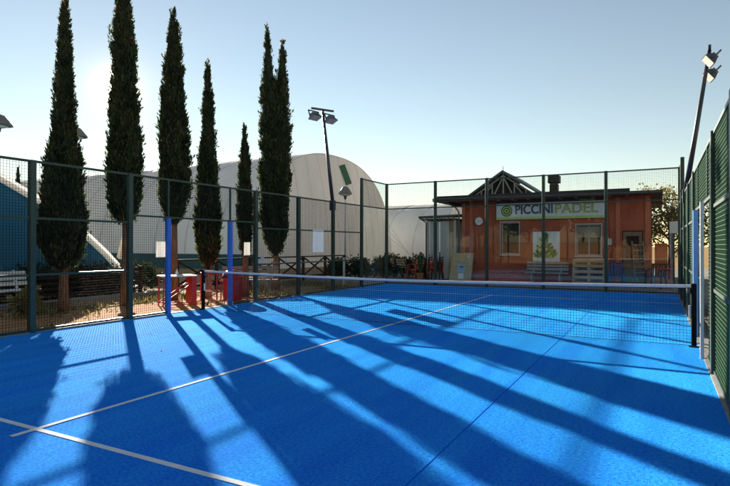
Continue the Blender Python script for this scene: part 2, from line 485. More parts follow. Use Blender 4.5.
def side_fence(X, sgn, name, label, gate_mat, wire, H=3.0):
    t = thing(name, label, 'fence', (X, 0, 0))
    ys = [-10, -8, -6, -4, -2, 2, 4, 6, 8, 10]
    for y in ys:
        if y in (-10, 10): continue
        post(t, X, y, 4.0 if abs(y) == 8 else H, w=.10)
    for y in (-1, 1):
        if sgn < 0: post(t, X, y, 2.12, gate_mat, .10, 'gate_post')
        elif y > 0: post(t, X - .045, y, 2.12, gate_mat, .075, 'gate_post')
        else: post(t, X - .075, y, 2.12, 'bench_white', .045, 'gate_post')
        MB().box(X - .02, X + .02, y - .02, y + .02, 2.121, H - .02).build('upright', 'post_green', t, world=True)
    for a, b in zip(ys[:-1], ys[1:]):
        A, B = (X, a + .05), (X, b - .05)
        if a == -2:   # gateway: infill both sides and above the opening
            rail(t, A, B, H - .02); rail(t, A, B, 2.14)
            for c, d, z0, z1 in ((-1.95, -1.05, .06, 2.12), (1.05, 1.95, .06, 2.12), (-1.95, 1.95, 2.165, H - .045)):
                tag(wires((X, c), (X, d), z0, z1).build('wire_mesh', wire, t, world=True), kind='stuff')
            for c, d in ((-1.95, -1.05), (1.05, 1.95)):
                rail(t, (X, c), (X, d), .04)
            continue
        rail(t, A, B, H - .02); rail(t, A, B, .04)
        if abs(a + b) == 18:   # glass end bay, mesh above
            rail(t, A, B, 3.97)
            MB().box(X - .006, X + .006, a + .06, b - .06, .06, H - .045).build('glass_pane', 'court_glass', t, world=True)
            tag(wires(A, B, H + .005, 3.95).build('wire_mesh', wire, t, world=True), kind='stuff')
        else:
            rail(t, A, B, 1.99); rail(t, A, B, 1.0)
            tag(wires(A, B, .06, H - .04).build('wire_mesh', wire, t, world=True), kind='stuff')
    return t

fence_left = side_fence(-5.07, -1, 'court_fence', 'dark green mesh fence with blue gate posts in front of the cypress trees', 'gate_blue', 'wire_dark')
fence_right = side_fence(5.12, 1, 'court_fence', 'green mesh fence with pale blue gate posts along the seam side of court', 'gate_pale_blue', 'wire_green', 2.88)
fence_right['label'] = 'green mesh fence with pale blue gate post and dark green screen cloth'
# screen cloth tied outside the right-hand fence, one cloth per bay
for a, b, z0, z1 in ((2.06, 3.94, .1, 2.82), (4.06, 5.94, .1, 2.82), (6.06, 7.94, .1, 2.82), (-3.94, -2.06, 1.45, 2.82), (-5.94, -4.06, 1.4, 2.82), (-1.9, 1.9, 2.2, 2.82)):
    m = MB(); n = 14
    for i in range(n + 1):
        y = a + (b - a) * i / n
        for z, k in ((z0, 0), ((z0 + z1) / 2, 1), (z1, 0)):
            off = .035 + .018 * math.sin(i * 1.9 + z) + .012 * k
            m.v.append((5.12 + off, y, z))
    for i in range(n):
        for k in range(2):
            m.f.append((i * 3 + k, (i + 1) * 3 + k, (i + 1) * 3 + k + 1, i * 3 + k + 1))
    m.build('screen_cloth', 'green_cloth', fence_right, world=True, smooth=True)

def end_wall(Y, name, label):
    t = thing(name, label, 'glass wall', (0, Y, 0))
    xs = [-5.07, -3, -1, 1, 3, 5.12]
    for x in xs:
        post(t, x, Y, 4.0, w=.10)
    for a, b in zip(xs[:-1], xs[1:]):
        A, B = (a + .05, Y), (b - .05, Y)
        rail(t, A, B, 3.97); rail(t, A, B, 2.98); rail(t, A, B, .04)
        MB().box(a + .06, b - .06, Y - .006, Y + .006, .06, 2.955).build('glass_pane', 'court_glass', t, world=True)
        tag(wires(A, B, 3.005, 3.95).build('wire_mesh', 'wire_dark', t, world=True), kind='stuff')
    return t
end_wall(10.1, 'court_glass_wall', 'glass end wall with green posts and mesh top in front of red clubhouse')
end_wall(-10.1, 'court_glass_wall', 'glass end wall with green posts and mesh top facing away from the clubhouse')

# ------------------------------------------------------------------ net
net = thing('padel_net', 'black padel net with white tape strung across the blue court', 'net', (0, 0, 0))
NX0, NX1 = -4.98, 4.98
def topz(x): return .872 + .062 * (abs(x) / 5) ** 1.6
m = MB(); step = .045; t_ = .0035
x = NX0 + .03
while x < NX1:
    m.bar((x, 0, .015), (x, 0, topz(x) - .05), t_, t_, caps=False); x += step
rows = 19
for r in range(rows + 1):
    fr = r / rows
    N = 24
    for i in range(N):
        xa = NX0 + (NX1 - NX0) * i / N; xb = NX0 + (NX1 - NX0) * (i + 1) / N
        za = .012 + (topz(xa) - .05 - .012) * fr; zb = .012 + (topz(xb) - .05 - .012) * fr
        m.bar((xa, .003, za), (xb, .003, zb), t_ * (2.2 if r == 0 else 1), t_ * (2.2 if r == 0 else 1), caps=False)
tag(m.build('net_mesh', 'net_black', net), kind='stuff')
m = MB(); N = 30
for i in range(N + 1):
    xx = NX0 + .02 + (NX1 - NX0 - .04) * i / N; z = topz(xx)
    for yy, zz in ((-.008, z - .048), (-.011, z - .01), (0, z), (.011, z - .01), (.008, z - .048)):
        m.v.append((xx, yy, zz))
for i in range(N):
    for k in range(5):
        k2 = (k + 1) % 5
        m.f.append((i * 5 + k, (i + 1) * 5 + k, (i + 1) * 5 + k2, i * 5 + k2))
m.build('tape', 'net_tape', net, smooth=True)
for x in (-5.0, 5.0):
    pn = MB().bbox(x - .035, x + .035, -.035, .035, 0, .95, .008).build('net_post', 'wire_dark', net)
    MB().lathe([(.028, 0), (.032, .02), (.032, .07), (.02, .085)], (x - math.copysign(.065, x), 0, .80), 10).build('winder', 'lamp_body', pn)
    MB().box(x - .07, x + .07, -.10, -.05, .001, .014).build('base_plate', 'wire_dark', pn)
    MB().box(x - math.copysign(.06, x) - .012, x - math.copysign(.06, x) + .012, -.03, -.005, .45, .62).build('strap', 'net_tape', pn)

# ------------------------------------------------------------------ papers tied to the left fence
def sheet(name, y, z, w, h, m, label, tri=False, xoff=.035):
    mb = MB()
    if tri:
        b = [(-5.07 + xoff, y - w / 2, z - h / 2), (-5.07 + xoff + .01, y + w / 2, z - h / 2 + .04), (-5.07 + xoff, y + w * .1, z + h / 2)]
        mb.v = b + [(q[0] + .004, q[1], q[2]) for q in b]
        mb.f = [(0, 1, 2), (5, 4, 3), (0, 3, 4, 1), (1, 4, 5, 2), (2, 5, 3, 0)]
    else:
        n = 5
        for i in range(n + 1):
            for k in (0, 1):
                c = .008 * math.sin(i * 1.4 + k)
                for s in (0, .003):
                    mb.v.append((-5.07 + xoff + c + s, y - w / 2 + w * i / n, z - h / 2 + h * k))
        for i in range(n):
            a = i * 4; b = a + 4
            mb.f += [(a, b, b + 2, a + 2), (a + 1, a + 3, b + 3, b + 1), (a, a + 1, b + 1, b), (a + 2, b + 2, b + 3, a + 3)]
        mb.f += [(0, 2, 3, 1), (n * 4, n * 4 + 1, n * 4 + 3, n * 4 + 2)]
    return tag(mb.build(name, m), label, 'notice' if not tri else 'pennant')
sheet('paper_notice', -1.24, 1.43, .25, .34, 'fence_paper', 'white paper notice on the fence beside the second cypress trunk gate post')['label'] = 'white paper notice on mesh right beside the gate post, red table side'
sheet('paper_notice', 1.60, 1.43, .24, .34, 'fence_paper', 'white paper notice on mesh between blue gate post and tall green post')
pa = thing('closed_parasol', 'closed white parasol on a dark pole near the board fence', 'parasol', (-9.55, 1.38, -.03))
MB().tube([(0, 0, -.03), (0, 0, 2.0)], .022, 8).build('pole', 'pole_grey', pa)
cn = MB(); rows_ = ((.03, 1.92), (.07, 1.72), (.12, 1.45), (.17, 1.2), (.13, 1.14)); nn = 16
for r_, z_ in rows_:
    for k_ in range(nn):
        q_ = r_ * (1 + (.22 if k_ % 2 else -.18)); cn.v.append((q_ * math.cos(2 * math.pi * k_ / nn), q_ * math.sin(2 * math.pi * k_ / nn), z_))
for i_ in range(len(rows_) - 1):
    for k_ in range(nn):
        k2_ = (k_ + 1) % nn; cn.f.append((i_ * nn + k_, i_ * nn + k2_, (i_ + 1) * nn + k2_, (i_ + 1) * nn + k_))
cn.build('canopy', 'fence_paper', pa)
MB().lathe([(.22, -.03), (.22, .04), (.06, .07)], n=14).build('base', 'kerb', pa)
sheet('white_pennant', 2.22, 1.18, .26, .26, 'fence_paper', 'small pointed white scrap on mesh beside a dark green post', True)
sheet('plastic_sheet', 5.03, 1.66, .62, .72, 'paper_thin', 'pale translucent sheet on mesh fence in front of the white hall')

# ================================================================== FLOODLIGHTS
def flood_head(parent, c, rz, tilt, world=True):
    """one box floodlight: finned body, glass, yoke"""
    c = Vector(c)
    R = Matrix.Rotation(rz, 3, 'Z') @ Matrix.Rotation(tilt, 3, 'X')
    def tf(mb):
        mb.v = [tuple(c + R @ Vector(q)) for q in mb.v]; return mb
    b = MB()
    b.v = [(-.20, -.15, 0), (.20, -.15, 0), (.20, .15, 0), (-.20, .15, 0), (-.12, -.09, .14), (.12, -.09, .14), (.12, .09, .14), (-.12, .09, .14)]
    b.f = [(3, 2, 1, 0), (4, 5, 6, 7), (0, 1, 5, 4), (1, 2, 6, 5), (2, 3, 7, 6), (3, 0, 4, 7)]
    for i in range(5):
        x = -.10 + .05 * i
        b.box(x - .006, x + .006, -.08, .08, .13, .19)
    h = tf(b).build('lamp_head', 'lamp_body', parent, world=world)
    tf(MB().box(-.18, .18, -.13, .13, -.012, -.002)).build('lens', 'lamp_glass', h, world=world)
    y = MB().bar((-.22, 0, .04), (-.22, 0, .26), .02, .04).bar((.22, 0, .04), (.22, 0, .26), .02, .04).bar((-.23, 0, .27), (.23, 0, .27), .04, .02)
    tf(y).build('yoke', 'pole_grey', h, world=world)

def light_pole(base, top, label, heads, arm):
    t = thing('floodlight_pole', label, 'floodlight', base, group='floodlight poles leaning out from the court')
    b, tp = Vector(base), Vector(top)
    MB().tube([b, b.lerp(tp, .45), tp], [.062, .055, .042], 12).build('pole', 'pole_grey', t, world=True, smooth=True)
    MB().box(b.x - .075, b.x + .075, b.y - .075, b.y + .075, b.z - .3, b.z + .03).build('clamp', 'pole_grey', t, world=True)
    a = Vector(arm)
    MB().bar(tp - a, tp + a, .06, .06).build('crossarm', 'pole_grey', t, world=True)
    for c, rz, tilt in heads:
        flood_head(t, c, rz, tilt)
    return t
lp_ = Vector((-5.49, 6, 6.12))
light_pole((-5.09, 6, 3.0), lp_, 'leaning twin floodlight pole in front of the white hall', [((-5.62, 5.75, 5.80), math.radians(75), math.radians(-22)), ((-5.32, 6.28, 5.76), math.radians(75), math.radians(-22))], (.21, .36, 0))
rp_ = Vector((5.63, 6, 6.28))
light_pole((5.13, 6, 2.88), rp_, 'leaning twin floodlight pole rising behind the screened green fence', [((5.58, 5.72, 5.93), math.radians(-80), math.radians(-50)), ((5.62, 6.22, 5.70), math.radians(-80), math.radians(-50))], (.02, .34, .0))

def street_lamp(x, y, h, label, w=.46, pm='pole_grey'):
    t = thing('street_lamp', label, 'street lamp', (x, y, 0), group='shaded street lamps beyond the court')
    MB().tube([(0, 0, -.03), (0, 0, h - .28)], [.05, .03], 8).build('pole', pm, t, smooth=True)
    MB().lathe([(.03, h - .28), (.07, h - .2), (.10, h - .02)], n=10).build('neck', 'pole_grey', t, smooth=True)
    MB().lathe([(w, h), (w * .98, h + .04), (w * .45, h + .34), (.05, h + .40)], n=18).build('shade', 'lamp_shade', t)
    MB().lathe([(.30, h - .02), (.26, h - .06), (.1, h - .10)], n=14).build('diffuser', 'lamp_glass', t, smooth=True)
    return t
street_lamp(-16.15, 1.35, 5.78, 'dark shaded street lamp standing over the blue tent')
street_lamp(-16.0, 4.15, 5.85, 'shaded street lamp half hidden by the cypress nearest the white bench')
street_lamp(-9.58, 14.55, 4.15, 'shaded street lamp standing before the green patch on the hall', .36, 'hall_seam')

# ================================================================== CYPRESS TREES
def lerp_prof(z, zs, rs): return np.interp(z, zs, rs)
def cypress(x, y, tips, trunk_r, n, seed, label, group='tall cypress trees beside the court'):
    """tips: list of (dx, dy, profile[(z, r)], share) spires that share one trunk"""
    rng = np.random.default_rng(seed)
    t = thing('cypress_tree', label, 'tree', (x, y, 0), group=group)
    zb = min(p[0][0] for _, _, p, _ in tips); zt = max(p[-1][0] for _, _, p, _ in tips)
    tr = MB()
    pts = [(0, 0, -.05), (.02, .01, zb * .35), (-.01, .03, zb * .8), (.02, 0, zb + .6), (0, 0, zb + (zt - zb) * .6)]
    tr.tube(pts, [trunk_r * 1.45, trunk_r * 1.05, trunk_r * .92, trunk_r * .8, .03], 9)
    tr.build('trunk', 'bark', t, smooth=True)
    P, U, L, W, T = [], [], [], [], []
    core = MB()
    for dx, dy, prof, share in tips:
        zs = np.array([q[0] for q in prof]); rs = np.array([q[1] for q in prof])
        k = int(n * share)
        # tufts: clump centres over the crown's volume, denser where it is wide, each clump a spray of leaves
        per = 26
        kc = k // per
        zz = np.linspace(zs[0], zs[-1], 400); w = np.interp(zz, zs, rs) + .05
        zc = rng.choice(zz, kc, p=w / w.sum())
        tc_ = rng.uniform(0, 2 * np.pi, kc)
        Rc_ = np.interp(zc, zs, rs)
        lob = 1 + .09 * np.sin(3 * tc_ + zc * 1.7 + seed) + .08 * np.sin(5 * tc_ - zc * 2.9 + 2 * seed) + .08 * np.sin(2 * tc_ + zc * 4.1 + seed) + .06 * np.sin(9 * tc_ + 7.3 * zc)
        rc = Rc_ * lob * (1 - .5 * rng.uniform(0, 1, kc) ** 1.8) * .76
        out_t = rng.uniform(0, 1, kc) < .07
        rc = np.where(out_t, rc * 1.12 + .03, rc)
        tone_c = np.clip(rng.normal(.42, .25, kc) + .12 * np.sin(3 * tc_ + zc * 2.1), 0, 1)
        idx = np.repeat(np.arange(kc), per); m_ = len(idx)
        sc = np.clip(Rc_[idx] / .4, .35, 1.0)
        z = zc[idx] + rng.normal(0, .115, m_) * sc
        th = tc_[idx] + rng.normal(0, .045, m_) * sc / np.maximum(rc[idx], .06)
        rr = np.maximum(0, rc[idx] + rng.normal(0, .035, m_) * sc + (z - zc[idx]) * .10)
        R = Rc_[idx]
        f_ = np.clip((z - zs[0]) / (zs[-1] - zs[0]), 0, 1)
        pos = np.stack([dx * f_ + rr * np.cos(th), dy * f_ + rr * np.sin(th), z], 1)
        out = np.stack([np.cos(th), np.sin(th), np.zeros(m_)], 1)
        up = np.stack([np.zeros(m_), np.zeros(m_), np.ones(m_)], 1) + out * rng.uniform(-.05, .6, m_)[:, None] + rng.normal(0, .25, (m_, 3))
        up /= np.linalg.norm(up, axis=1)[:, None]
        P.append(pos); U.append(up)
        ln = rng.uniform(.05, .16, m_) * np.clip(R / .35, .6, 1.1)
        L.append(ln); W.append(ln * rng.uniform(.13, .24, m_))
        T.append(np.clip(tone_c[idx] + rng.normal(0, .13, m_), 0, 1))
        # opaque dark inner core, added so light does not leak through the crown
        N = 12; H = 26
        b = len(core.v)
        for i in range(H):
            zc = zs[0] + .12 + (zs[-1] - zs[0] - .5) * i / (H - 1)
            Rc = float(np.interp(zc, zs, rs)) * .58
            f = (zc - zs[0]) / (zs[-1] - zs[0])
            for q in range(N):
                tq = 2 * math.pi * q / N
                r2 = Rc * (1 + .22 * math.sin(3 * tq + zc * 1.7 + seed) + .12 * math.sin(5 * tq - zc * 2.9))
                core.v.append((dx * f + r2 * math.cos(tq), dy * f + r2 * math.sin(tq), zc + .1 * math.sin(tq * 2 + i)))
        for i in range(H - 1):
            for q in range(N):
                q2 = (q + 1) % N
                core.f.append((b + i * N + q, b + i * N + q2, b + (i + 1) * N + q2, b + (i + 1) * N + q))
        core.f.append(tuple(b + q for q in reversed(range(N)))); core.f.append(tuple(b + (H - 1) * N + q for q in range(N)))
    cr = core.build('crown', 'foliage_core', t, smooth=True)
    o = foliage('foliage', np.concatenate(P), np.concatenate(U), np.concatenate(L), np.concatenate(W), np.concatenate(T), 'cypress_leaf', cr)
    tag(o, kind='stuff')
    # a few dead twigs low in the crown
    for i in range(5):
        a = rng.uniform(0, 6.28); r0 = tips[0][2][1][1]
        z = zb + rng.uniform(0, .5)
        MB().tube([(0, 0, z - .15), (math.cos(a) * r0 * .7, math.sin(a) * r0 * .7, z + .05), (math.cos(a) * r0 * 1.1, math.sin(a) * r0 * 1.1, z + .25)], [.022, .012, .004], 5).build('branch', 'bark', t)
    return t

# crown outlines: (height, radius) in metres, from the lowest sprays to the tip
r = [(0.96, 0.068), (1.08, 0.273), (1.26, 0.409), (1.53, 0.500), (1.83, 0.545), (2.76, 0.454), (3.35, 0.386), (3.69, 0.318), (4.83, 0.238), (5.96, 0.182), (6.64, 0.114), (7.10, 0.057), (7.28, 0.018)]
cypress(-7.4, -1.92, [(-.12, .1, r, 1)], .105, 40000, 11, 'cypress with crown lowest to the ground, beside the white bench')
r = [(2.07, 0.076), (2.19, 0.304), (2.57, 0.406), (3.13, 0.456), (3.74, 0.444), (4.40, 0.393), (5.24, 0.342), (6.07, 0.304), (6.91, 0.279), (7.75, 0.203), (8.25, 0.127), (8.71, 0.025)]
cypress(-7.4, -.28, [(-.1, .0, r, 1)], .095, 36000, 23, 'tallest cypress with a long bare trunk, the low sun behind it')
r = [(2.10, 0.084), (2.27, 0.281), (2.69, 0.408), (3.31, 0.464), (4.21, 0.436), (4.72, 0.394), (5.64, 0.338), (6.57, 0.281), (7.50, 0.197), (7.92, 0.113), (8.20, 0.028)]
cypress(-7.5, 1.40, [(-.06, .02, r, 1)], .09, 30000, 37, 'cypress with bare trunk hidden behind a blue gate post')
r = [(0.81, 0.087), (0.96, 0.174), (1.22, 0.319), (1.68, 0.406), (2.09, 0.406), (2.73, 0.363), (3.36, 0.319), (4.00, 0.261), (4.82, 0.218), (5.77, 0.174), (6.38, 0.102), (6.85, 0.023)]
cypress(-7.0, 2.22, [(-.03, .0, r, 1)], .085, 26000, 41, 'slim cypress with low crown standing between the two blue gate posts')
r = [(1.20, 0.091), (1.38, 0.182), (1.84, 0.258), (2.42, 0.273), (3.51, 0.228), (4.36, 0.137), (4.79, 0.076), (5.15, 0.021)]
cypress(-6.55, 3.3, [(-.02, .0, r, 1)], .10, 16000, 53, 'shortest cypress in the row, beside the twin topped one')
r1 = [(1.13, 0.102), (1.30, 0.238), (1.71, 0.442), (2.22, 0.544), (4.09, 0.510), (5.62, 0.408), (6.81, 0.306), (7.83, 0.187), (8.51, 0.102), (9.05, 0.027)]
r2 = [(1.88, 0.272), (2.52, 0.476), (4.09, 0.476), (5.62, 0.408), (6.81, 0.289), (7.66, 0.170), (8.17, 0.102), (8.64, 0.027)]
cypress(-6.95, 5.33, [(-.24, -.2, r1, .55), (.18, .16, r2, .45)], .11, 40000, 67, 'broad cypress with two pointed tops before the white hall')
# far pair behind the blue tent
for xx, yy, h, lab in ((-33.3, 10.5, 5.9, 'far small cypress beyond the blue tent, the shorter of a pair'), (-33.6, 11.9, 7.1, 'far small cypress beyond the blue tent, the taller of a pair')):
    cypress(xx, yy, [(0, 0, [(.6, .3), (1.5, .5), (3.0, .5), (4.6, .35), (h - .4, .1), (h, .02)], 1)], .14, 3500, int(h * 10), lab, 'far pair of cypresses')

# ================================================================== INFLATED HALLS
def arch_pts(yc, hw, h, n=40, e=2.35):
    pts = []
    for i in range(n + 1):
        t = math.pi * i / n
        c, s = math.cos(t), math.sin(t)
        pts.append((yc - hw * math.copysign(abs(c) ** (2 / e), c), h * abs(s) ** (2 / e)))
    return pts
def hall(name, label, x_end, length, pts, mroof, mend, mseam, bulge, cat, skirt=None, rim=None, seam_every=3.0):
    yc = sum(p[0] for p in pts) / len(pts)
    t = thing(name, label, cat, (x_end, yc, 0))
    rf = MB(); n = len(pts); K = int(length / .75)
    for i in range(K + 1):
        x = x_end - length * i / K
        puff = 1 + .006 * math.sin(math.pi * ((i * length / K) % seam_every) / seam_every)
        for (y, z) in pts:
            rf.v.append((x, yc + (y - yc) * puff, z * puff - .02))
    for i in range(K):
        for j in range(n - 1):
            a = i * n + j
            rf.f.append((a, a + 1, a + n + 1, a + n))
    roof = rf.build('roof', mroof, t, world=True, smooth=True)
    for k in range(0, int(length / seam_every) + 1):
        x = x_end - k * seam_every
        MB().tube([(x, yc + (y - yc) * 1.002, z * 1.002 - .02) for y, z in pts[1:-1]], .028, 5, caps=False).build('seam', mseam, roof, world=True, smooth=True)
    # bulging end wall
    ew = MB(); H = 12
    zc = 0.0
    for k in range(H + 1):
        f = k / H
        for (y, z) in pts:
            b_ = bulge * (1 - f * f)
            ew.v.append((x_end + b_ + .004, yc + (y - yc) * f, z * f - .02))
    for k in range(H):
        for j in range(n - 1):
            a = k * n + j
            ew.f.append((a, a + 1, a + n + 1, a + n))
    end = ew.build('end_wall', mend, t, world=True, smooth=True)
    hw = (pts[-1][0] - pts[0][0]) / 2
    h = max(p[1] for p in pts)
    ys = np.array([p[0] for p in pts]); zs = np.array([p[1] for p in pts])
    y = yc - hw + 1.2
    while y < yc + hw - .6:
        zt = float(np.interp(y, ys, zs))
        sp = []
        for i in range(9):
            z = zt * i / 8
            s = 0 if zt == 0 else z / zt
            f = max(abs(y - yc) / hw, s) if False else None
            # radial parameter of the point inside the arch
            lo, hi = 0.0, 1.0
            for _ in range(18):
                mid = (lo + hi) / 2
                if mid > 1e-6 and abs(y - yc) <= hw * mid and float(np.interp(yc + (y - yc) / mid, ys, zs)) * mid >= z: hi = mid
                else: lo = mid
            sp.append((x_end + bulge * (1 - hi * hi) + .012, y, z - .02))
        MB().tube(sp, .016, 4, caps=False).build('seam', mseam, end, world=True)
        y += 1.5
    if rim:
        MB().tube([(x_end + .03, y, z - .02) for y, z in pts], rim[1], 8).build('rim', rim[0], t, world=True, smooth=True)
    if name == 'blue_tent':   # added white strip, stands for the sun's bright line along the arch
        fl = MB()
        for y, z in pts:
            for dx_, dz_ in ((.02, .0), (.22, .02), (.22, .035), (.02, .015)):
                fl.v.append((x_end + dx_, y, z + dz_ + .06))
        for j in range(n - 1):
            for q in range(4):
                a = j * 4 + q; a2 = j * 4 + (q + 1) % 4
                fl.f.append((a, a2, a2 + 4, a + 4))
        fl.build('flap', 'sunlit_rim', t, world=True)
    if skirt:
        y0 = pts[0][0]
        MB().box(x_end - length, x_end + .3, y0 - .32, y0 - .26, -.03, skirt[1]).build('skirt', skirt[0], t, world=True)
    return t
white_hall = hall('inflated_hall', 'big white inflated sports hall with rounded end behind the cypresses', -18.0, 54.0, arch_pts(27.6, 10.1, 8.6), 'hall_white', 'hall_end', 'hall_seam', 1.2, 'sports hall', ('hall_teal', .95))
gp = MB()
gp.bar((-17.72, 28.00, 7.95), (-17.32, 28.45, 6.42), .84, .05, up=(1, 0, 0))
gp.build('green_patch', 'sign_dark_green', white_hall, world=True)
# guy ropes at the hall's far foot
for k in range(3):
    MB().tube([(-18.0, 36.5 - k * .1, 4.0 - k * .7), (-15.7 + .3 * k, 37.8, 0)], .025, 5).build('guy_rope', 'rim_white', white_hall, world=True)
prof = [(3.7, 0), (3.42, .35), (3.02, .74), (2.5, 1.25), (1.85, 1.80), (1.1, 2.36), (.36, 2.82), (-.82, 3.42), (-2.2, 3.92), (-4, 4.36), (-6, 4.52)]
prof = [(-12 - y, z) for y, z in prof] + [p for p in reversed(prof[:-1])]
hall('blue_tent', 'dark blue arched tent with an added white strip for its sunlit edge beside the bench', -12.0, 26.0, prof, 'tent_blue', 'tent_blue', 'tent_blue', .25, 'tent', None, ('sunlit_rim', .085))
hall('inflated_hall', 'pale distant inflated hall between the big white hall and the red clubhouse', -14.0, 30.0, arch_pts(50, 9.5, 6.2), 'hall_white', 'hall_white', 'hall_seam', .5, 'sports hall')

# ================================================================== CLUBHOUSE
YF = 13.6
club = thing('clubhouse', 'red plastered clubhouse with dark flat roof and club sign', 'building', (.6, YF, 0))
# walls with real openings in the front
def wall_with_holes(x0, x1, z0, z1, holes, y0, y1):
    m = MB(); xs = sorted({x0, x1} | {h[0] for h in holes} | {h[1] for h in holes}); zs = sorted({z0, z1} | {h[2] for h in holes} | {h[3] for h in holes})
    for a, b in zip(xs[:-1], xs[1:]):
        run = None
        for c, d in zip(zs[:-1], zs[1:]):
            cx, cz = (a + b) / 2, (c + d) / 2
            if any(h[0] < cx < h[1] and h[2] < cz < h[3] for h in holes): continue
            m.box(a, b, y0, y1, c, d)
    bm = bmesh.new()
    vs_ = [bm.verts.new(v) for v in m.v]
    for f in m.f: bm.faces.new([vs_[i] for i in f])
    bmesh.ops.remove_doubles(bm, verts=list(bm.verts), dist=1e-4)
    # drop the faces shared by neighbouring blocks
    seen = {}
    for f in bm.faces: seen.setdefault(tuple(sorted(v.index for v in f.verts)), []).append(f)
    bm.verts.index_update()
    seen = {}
    for f in bm.faces: seen.setdefault(tuple(sorted(v.index for v in f.verts)), []).append(f)
    dead = [f for fs in seen.values() if len(fs) > 1 for f in fs]
    bmesh.ops.delete(bm, geom=dead, context='FACES')
    o = MB(); o.from_bm(bm); return o
W1 = (-1.37, -.61, 1.17, 2.50); W2 = (1.64, 2.56, 1.14, 2.36); DR = (3.30, 4.02, -.02, 2.1)
wall_with_holes(-3.09, 4.25, -.03, 3.48, [W1, W2, DR], YF, YF + .25).build('wall', 'plaster_red', club, world=True)
MB().box(-3.09, -2.84, YF + .252, 22, -.03, 3.48).build('wall', 'plaster_red', club, world=True)
MB().box(4.0, 4.25, YF + .252, 22, -.03, 3.48).build('wall', 'plaster_red', club, world=True)
MB().box(-2.83, 3.99, 21.7, 22, -.03, 3.48).build('wall', 'plaster_red', club, world=True)
MB().box(-2.8, 3.9, YF + .9, YF + 1.0, -.03, 3.4).build('inner_partition', 'wood_dark', club, world=True)
for x in (-3.0, -2.66, 3.15, 4.16):
    MB().bbox(x - .075, x + .075, YF - .05, YF - .002, -.03, 3.42, .008).build('pilaster', 'plaster_trim', club, world=True)
MB().box(-2.57, 3.06, YF - .035, YF - .002, -.03, .32).build('plinth', 'plaster_trim', club, world=True)
# roof slab: dark boards over a fascia, two levels
rf = MB().box(-3.9, 3.55, YF - .75, 22.4, 3.50, 3.60).build('roof', 'roof_dark', club, world=True)
MB().box(3.552, 4.68, YF - .6, 22.3, 3.46, 3.57).build('roof', 'roof_dark', club, world=True)
MB().box(-3.95, 3.6, YF - .80, YF - .752, 3.53, 3.66).build('fascia', 'roof_dark', rf, world=True)
MB().box(-4.2, -3.902, YF - .7, 22.2, 3.44, 3.58).build('eave_board', 'roof_dark', rf, world=True)
MB().box(-3.9, 3.55, YF - .74, YF - .70, 3.42, 3.498).build('eave_board', 'frame_brown', rf, world=True)
for i in range(13):   # rafters under the eave
    x = -3.7 + i * .6
    MB().box(x - .04, x + .04, YF - .70, YF - .055, 3.38, 3.498).build('rafter', 'frame_brown', rf, world=True)
MB().tube([(-3.9, YF - .83, 3.52), (4.6, YF - .83, 3.47)], .05, 8).build('gutter', 'roof_tin', rf, world=True)
MB().tube([(-3.75, YF - .80, 3.50), (-3.3, YF - .25, 3.2), (-3.2, YF - .10, 3.0), (-3.2, YF - .10, 0.0)], .035, 8).build('downpipe', 'frame_brown', club, world=True, smooth=True)
# small gable with open truss on the roof
GX, GY, GB, GA = -1.63, 15.0, 3.61, 4.80
gb = MB()
for s in (-1, 1):
    p0 = (GX, GA); p1 = (GX + s * 1.72, GB + .06)
    gb.prism([p0, p1, (p1[0], p1[1] + .09), (p0[0], p0[1] + .11)], 'y', GY - .15, 19.0)
gable = gb.build('gable_roof', 'roof_tin', rf, world=True)
MB().prism([(GX - 1.58, GB), (GX + 1.58, GB), (GX, GA - .04)], 'y', GY + .55, GY + .6).build('gable_infill', 'roof_dark', club, world=True)
for s in (-1, 1):
    for k, (xa, za, xb, zb) in enumerate(((1.5, .09, 0, 1.06), (.5, .04, .5, .72), (1.0, .04, 1.0, .40), (.5, .04, .05, .92), (1.0, .04, .52, .64))):
        MB().bar((GX + s * xa, GY + .02 + k * .004, GB + za), (GX + s * xb, GY + .02 + k * .004, GB + zb), .05, .055).build('truss_bar', 'truss', club, world=True)
MB().bar((GX, GY + .05, GB), (GX, GY + .05, GA), .06, .06).build('truss_bar', 'truss', club, world=True)
MB().bar((GX - 1.6, GY + .045, GB + .035), (GX + 1.6, GY + .045, GB + .035), .06, .06).build('truss_bar', 'truss', club, world=True)
MB().tube([(GX, GY, GA + .1), (GX, GY, GA + .3)], .018, 6).build('finial', 'roof_dark', club, world=True)
# flue with a cowl
ch = MB().bbox(.40, .74, 14.85, 15.2, 3.60, 4.16, .01).build('chimney', 'roof_dark', club, world=True)
MB().bbox(.33, .81, 14.78, 15.27, 4.22, 4.54, .02).build('cowl', 'roof_dark', ch, world=True)
MB().box(.42, .72, 14.87, 15.18, 4.16, 4.22).build('cowl_neck', 'roof_tin', ch, world=True)
